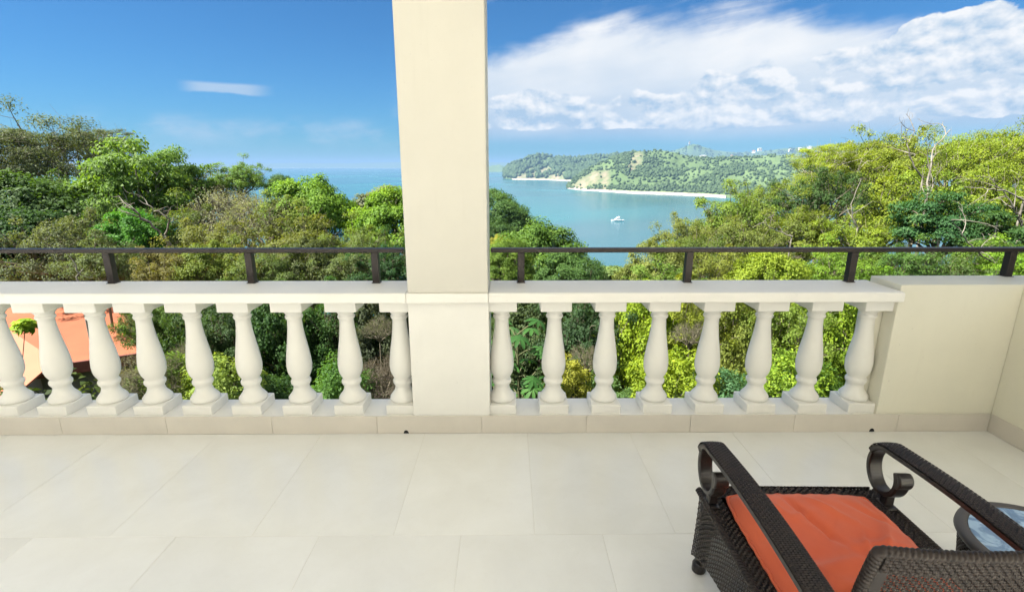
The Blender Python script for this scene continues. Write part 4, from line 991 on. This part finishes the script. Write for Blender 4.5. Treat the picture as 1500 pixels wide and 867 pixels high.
# palmate plant right of the pillar: hand shaped leaves in tiers on thin stems
def palmate(px, py, Y, n, seed, label, col, size):
    rg = np.random.default_rng(seed); p = at_y(px, py, Y); g = terr(p.x, p.y)
    e = empty('palmate_plant', (p.x, p.y, g), label, 'plant'); h0 = p.z - g
    vs, fs = [], []; limb_tube(vs, fs, [(0, 0, 0), (.05, .02, h0 * .5), (0, 0, h0)], .03, .018, 6)
    for k in range(n):
        t = k / n; a = k * 2.4; z = h0 - 1.5 * t + .1; L = .28 + .45 * t; tip = np.array([L * math.cos(a), L * math.sin(a), z + .12 - .1 * t])
        limb_tube(vs, fs, curve((0, 0, z - .08), tip, rg, .1, 4, .02), .009, .006, 4)
        m = rg.integers(7, 10); V = []; F = []; up = unit(np.array([math.cos(a) * .35, math.sin(a) * .35, 1.0]) + rg.normal(size=3) * .15); ax = unit(np.cross(up, [0, 0, 1.01])); bx = np.cross(up, ax)
        for q in range(m):
            b_ = 2 * PI * (q + .2) / m + a; d_ = ax * math.cos(b_) + bx * math.sin(b_); s_ = np.cross(up, d_); l = size * rg.uniform(.8, 1.15); w = l * .17
            base = len(V); st = [(0, 0), (.3, .6), (.62, 1.0), (.86, .62), (1.0, 0)]
            for (u, ww) in st:
                c_ = tip + d_ * l * u - up * l * .42 * u * u
                V += [c_ + s_ * w * ww + up * l * .03 * ww, c_ - up * .0, c_ - s_ * w * ww + up * l * .03 * ww]
            for r_ in range(4):
                F += [(base + r_ * 3, base + r_ * 3 + 1, base + r_ * 3 + 4, base + r_ * 3 + 3), (base + r_ * 3 + 1, base + r_ * 3 + 2, base + r_ * 3 + 5, base + r_ * 3 + 4)]
        lm = mesh_np('leaf', V, F, rg.uniform(.3, .6) + rg.uniform(-.12, .12, len(V)) * .5); o = put_mesh('leaf', lm, M_LEAF, e); o.color = (*[q * 1.3 for q in col], 1)
    put_mesh('stem', mesh_np('stem', np.concatenate(vs), np.concatenate(fs)), M_STEM, e)
M_STEM = bark_mat('green_stem', (.05, .06, .02), (.11, .11, .045))
palmate(758, 492, 6.5, 24, 3, 'fresh green plant with hand shaped leaves right of the pillar', (.038, .105, .022), .17)
palmate(776, 556, 6.3, 16, 4, 'lower green plant with hand shaped leaves beside the second baluster', (.042, .11, .022), .16)
palmate(724, 500, 7.4, 10, 6, 'hand leaved plant squeezed between pillar and first baluster', (.048, .115, .032), .18)
# rosette plant in front of the salmon roof
def rosette(px, py, Y, label):
    rg = np.random.default_rng(8); p = at_y(px, py, Y); g = terr(p.x, p.y); e = empty('rosette_plant', (p.x, p.y, g), label, 'plant'); h = p.z - g
    vs, fs = [], []; limb_tube(vs, fs, [(-.42, 0, 0), (-.36, .03, h * .6), (0, 0, h)], .010, .006, 5); put_mesh('stem', mesh_np('stem', np.concatenate(vs), np.concatenate(fs)), M_BARK, e)
    n = 240; dv = unit(rg.normal(size=(n, 3)) + np.array([0, 0, .35])); P = np.array([0, 0, h]) + dv * rg.uniform(.03, .15, (n, 1)) * np.array([1.15, 1.15, .8]); L = rg.uniform(.09, .16, n)
    V = leaf_quads(P, unit(dv + np.array([0, 0, .8]) + rg.normal(size=(n, 3)) * .4), L, L * .36, rg)
    o = put_mesh('crown', mesh_np('crown', V, np.arange(len(V)).reshape(-1, 4), np.repeat(rg.uniform(.2, .8, n), 4)), M_LEAF, e); o.color = (.22, .34, .02, 1)
rosette(37, 478, 7.2, 'small bright yellow green leaf tuft before the salmon roof')

M_GREYB = bark_mat('grey_bark', (.11, .095, .072), (.28, .255, .205))
# bare pale limbs standing out of the canopy
def bare(label, pts, r, seed, forks=7, Y=None):
    r *= .55
    """pts: (px,py,Y) along the main limb"""
    rg = np.random.default_rng(seed); P = [np.array(at_y(*q)) for q in pts]; base = P[0]; g = terr(base[0], base[1])
    e = empty('bare_tree', (base[0], base[1], g), label, 'tree'); o = np.array([base[0], base[1], g]); vs, fs = [], []
    limb_tube(vs, fs, [(0, 0, 0), tuple((P[0] - o) * .5 + rg.normal(size=3) * .15), tuple(P[0] - o)], r * 1.5, r * 1.05, 7)
    put_mesh('trunk', mesh_np('trunk', np.concatenate(vs), np.concatenate(fs)), M_GREYB, e); vs, fs = [], []
    Q = []
    for a, b_ in zip(P, P[1:]):
        for t in np.linspace(0, 1, 5)[:-1]: Q.append(a + (b_ - a) * t + rg.normal(size=3) * r * .7)
    Q.append(P[-1]); limb_tube(vs, fs, [tuple(q - o) for q in Q], r, r * .35, 7)
    L = np.linalg.norm(P[-1] - P[0])
    for k in range(forks):
        i = rg.integers(1, len(Q)); s = Q[i]; d_ = unit(unit(P[-1] - P[0]) * .6 + rg.normal(size=3) * .7 + np.array([0, 0, .25])); l = L * rg.uniform(.2, .5)
        c = [q for q in curve(s, s + d_ * l, rg, .05, 6, .1)]; limb_tube(vs, fs, [tuple(np.array(q) - o) for q in c], r * .45, r * .15, 5)
        for _ in range(3):
            s2 = np.array(c[rg.integers(2, 6)]); d2 = unit(d_ + rg.normal(size=3) * .8); limb_tube(vs, fs, [tuple(np.array(q) - o) for q in curve(s2, s2 + d2 * l * rg.uniform(.25, .6), rg, .05, 4, .1)], r * .2, r * .07, 4)
    put_mesh('limb', mesh_np('limb', np.concatenate(vs), np.concatenate(fs)), M_GREYB, e)
bare('pale forked bare limb leaning left out of the left canopy', [(256, 366, 16.6), (232, 338, 16.4), (205, 315, 16.2), (180, 300, 16)], .085, 1, 4)
bare('thin pale bare limb right of the thicker forked limb', [(243, 345, 16.3), (249, 322, 16.2), (228, 308, 16.1), (203, 293, 16)], .055, 2, 4)
bare('whitish crooked branch low behind the left guard rail', [(114, 410, 10.5), (112, 390, 10.5), (98, 372, 10.5)], .03, 3, 5)
bare('pale bare branch lying in the olive canopy right of the bay', [(1160, 346, 14.4), (1130, 335, 14.4), (1118, 325, 14.4), (1102, 333, 14.4)], .030, 4, 4)
bare('bare branched tree top reaching above the right skyline', [(1356, 300, 21), (1362, 258, 21.5), (1366, 220, 22), (1392, 190, 22)], .085, 5, 8)
bare('bare grey tree left of the tallest bare tree top', [(1352, 262, 23), (1336, 238, 23), (1330, 212, 23), (1340, 192, 23)], .07, 6, 7)
bare('long pale limb reaching sideways over the right canopy', [(1500, 292, 18), (1468, 278, 18), (1440, 275, 18), (1412, 274, 18)], .06, 7, 5)
bare('pale bare branch hanging over the right guard rail', [(1462, 390, 12), (1432, 370, 12), (1412, 350, 12), (1394, 322, 12)], .045, 8, 6)
bare('thick leaning pale limb at the right picture edge', [(1508, 350, 15), (1496, 325, 15), (1488, 310, 15), (1470, 280, 15)], .07, 9, 5)
bare('pale twisted limb under the dark bushy tree', [(1256, 335, 17), (1250, 318, 17), (1246, 300, 17), (1262, 262, 17)], .05, 10, 4)

# ground cover and saplings between the trees: nobody could count it
def undergrowth(seed, n_mound):
    rg = np.random.default_rng(seed); PP, NN_, TT, LL = [], [], [], []
    k = 0
    while k < n_mound:
        y = 5.0 + 34 * rg.uniform() ** 1.6; x = rg.uniform(-1.15, 1.15) * (y + 1)
        if (x + 11.8) ** 2 + (y - 13.2) ** 2 < 18: continue
        h = rg.uniform(.5, 2.0) * min(1.0, .5 + y / 20); r = rg.uniform(.5, 1.1) * (.7 + y / 28); n = int(95 * rg.uniform(.7, 1.3)); k += 1
        dv = unit(rg.normal(size=(n, 3))); dv[:, 2] = abs(dv[:, 2]); rad = rg.uniform(size=(n, 1)) ** .35
        PP.append(np.array([x, y, terr(x, y) - .1]) + dv * rad * np.array([r, r, h])); NN_.append(unit(dv + np.array([0, 0, .5]) + rg.normal(size=(n, 3)) * .5))
        TT.append(np.clip(rg.uniform(.1, .6) + rg.uniform(0, .4, n), 0, 1)); LL.append(rg.uniform(.10, .22, n) * (.7 + y / 26))
    P = np.concatenate(PP); L = np.concatenate(LL); V = leaf_quads(P, np.concatenate(NN_), L, L * .5, rg)
    o = bpy.data.objects.new('undergrowth', mesh_np('undergrowth', V, np.arange(len(V)).reshape(-1, 4), np.repeat(np.concatenate(TT), 4)))
    o.color = (.055, .085, .02, 1); link(o, None, M_LEAF, 'stuff')
undergrowth(21, 2600)
for i, (px, py, lab) in enumerate(((848, 500, 'leafless reddish twigs in the dark second gap right of the pillar'), (1020, 480, 'tan dead stems among the yellow creeper'), (548, 470, 'brown dead twigs beside the last baluster left of the pillar'), (262, 505, 'tan dead stems in the fourth gap from the left'))):
    T('dead_shrub', lab, px, py, 7.6, 24, 'dry', (.06, .075, .02), 1.2, cat='shrub', var=1)
T('bush', 'olive bush with thin twigs covering the right end of the salmon roof', 176, 455, 9.6, 24, 'airy', (.066, .088, .024), 1.3, cat='bush', var=1)
# neighbouring house with a salmon roof below the balustrade
Zr = -2.75
M_SALM = paint('salmon_roof', (.30, .088, .038), .10, .75, .7, .15); M_SALM_LIT = paint('salmon_roof_lit', (.40, .16, .09), .03, .7, 1.0, .1)
M_GREYW = paint('grey_render', (.22, .23, .21), .06, .8, 1.0, .2); M_FASC = plain('dark_red_fascia', (.16, .05, .035), .6); M_VERGE = plain('white_verge', (.74, .72, .68), .6)
nb = empty('house', (-11.5, 12.8, terr(-11.5, 12.8)), 'neighbouring house with a salmon roof seen through the left balusters', 'house'); ob0 = nb.location
def poly_slab(name, pts, z0, z1, m, parent=nb):
    b = bmesh.new(); A_ = [b.verts.new(Vector((x, y, z + (z1 - z0))) - ob0) for x, y, z in pts]; B_ = [b.verts.new(Vector((x, y, z)) - ob0) for x, y, z in pts]
    b.faces.new(A_); b.faces.new(B_[::-1]); n = len(pts)
    for i in range(n): b.faces.new((A_[i], A_[(i + 1) % n], B_[(i + 1) % n], B_[i]))
    return ob(name, b, m, parent)
e1, e2, e3, e4 = (-8.0, 11.9), (-10.7, 10.45), (-17.5, 14.8), (-14.9, 17.6)
def rz_(x, y): return Zr + .10 * ((x - e1[0]) * -.55 + (y - e1[1]) * .835) * .6
roof_o = poly_slab('roof', [(x, y, rz_(x, y) - .16) for x, y in (e1, e2, e3, e4)], 0, .16, M_SALM)
def edge(name, a, c, m, w, z0, z1):
    d_ = Vector((c[0] - a[0], c[1] - a[1], 0)).normalized(); nn = Vector((d_.y, -d_.x, 0)) * w
    b = bmesh.new(); vv = []
    for q in (a, c):
        for o_, z in ((-.5, z0), (.5, z0), (.5, z1), (-.5, z1)): vv.append(b.verts.new(Vector((q[0], q[1], rz_(*q) + z)) + nn * o_ - ob0))
    for f in ((0, 1, 2, 3), (7, 6, 5, 4), (0, 4, 5, 1), (1, 5, 6, 2), (2, 6, 7, 3), (3, 7, 4, 0)): b.faces.new([vv[i] for i in f])
    return ob(name, b, m, roof_o)
edge('verge', (e1[0] + .03, e1[1] + .04), (e4[0] + .03, e4[1] + .04), M_VERGE, .14, -.20, .03)
edge('fascia', (e1[0] - .02, e1[1] - .05), (e2[0] - .02, e2[1] - .05), M_FASC, .08, -.26, .006)
dp = []
for q in ((-60, 462), (22, 496), (62, 518), (64, 541), (30, 566), (-60, 600)):
    p_ = at_z(q[0], q[1], Zr + .05); dp.append((p_.x, p_.y, rz_(p_.x, p_.y) + .005))
poly_slab('lit_roof_patch', dp, 0, .04, M_SALM_LIT)  # paler overlay paints the roof plane turned more to the sun
poly_slab('wall', [(-8.4, 12.1, -7.5), (-10.7, 10.8, -7.5), (-17, 15, -7.5), (-14.7, 17.3, -7.5)], 0, 4.55, M_GREYW)

#VEG1
# ------------------------------------------------------------------ air
b = bmesh.new(); box(b, -24000, 24000, -24000, 24000, SEA - 12, 190)
hz = bpy.data.materials.new('haze'); hz.use_nodes = True; H = NT(hz.node_tree); H.n.clear()
pv = H.new('ShaderNodeVolumePrincipled'); pv.inputs['Color'].default_value = (.24, .40, .62, 1); pv.inputs['Density'].default_value = 1.1e-4; pv.inputs['Anisotropy'].default_value = .0
H.l.new(pv.outputs[0], H.new('ShaderNodeOutputMaterial').inputs['Volume'])
ob('haze', b, hz, kind='stuff')
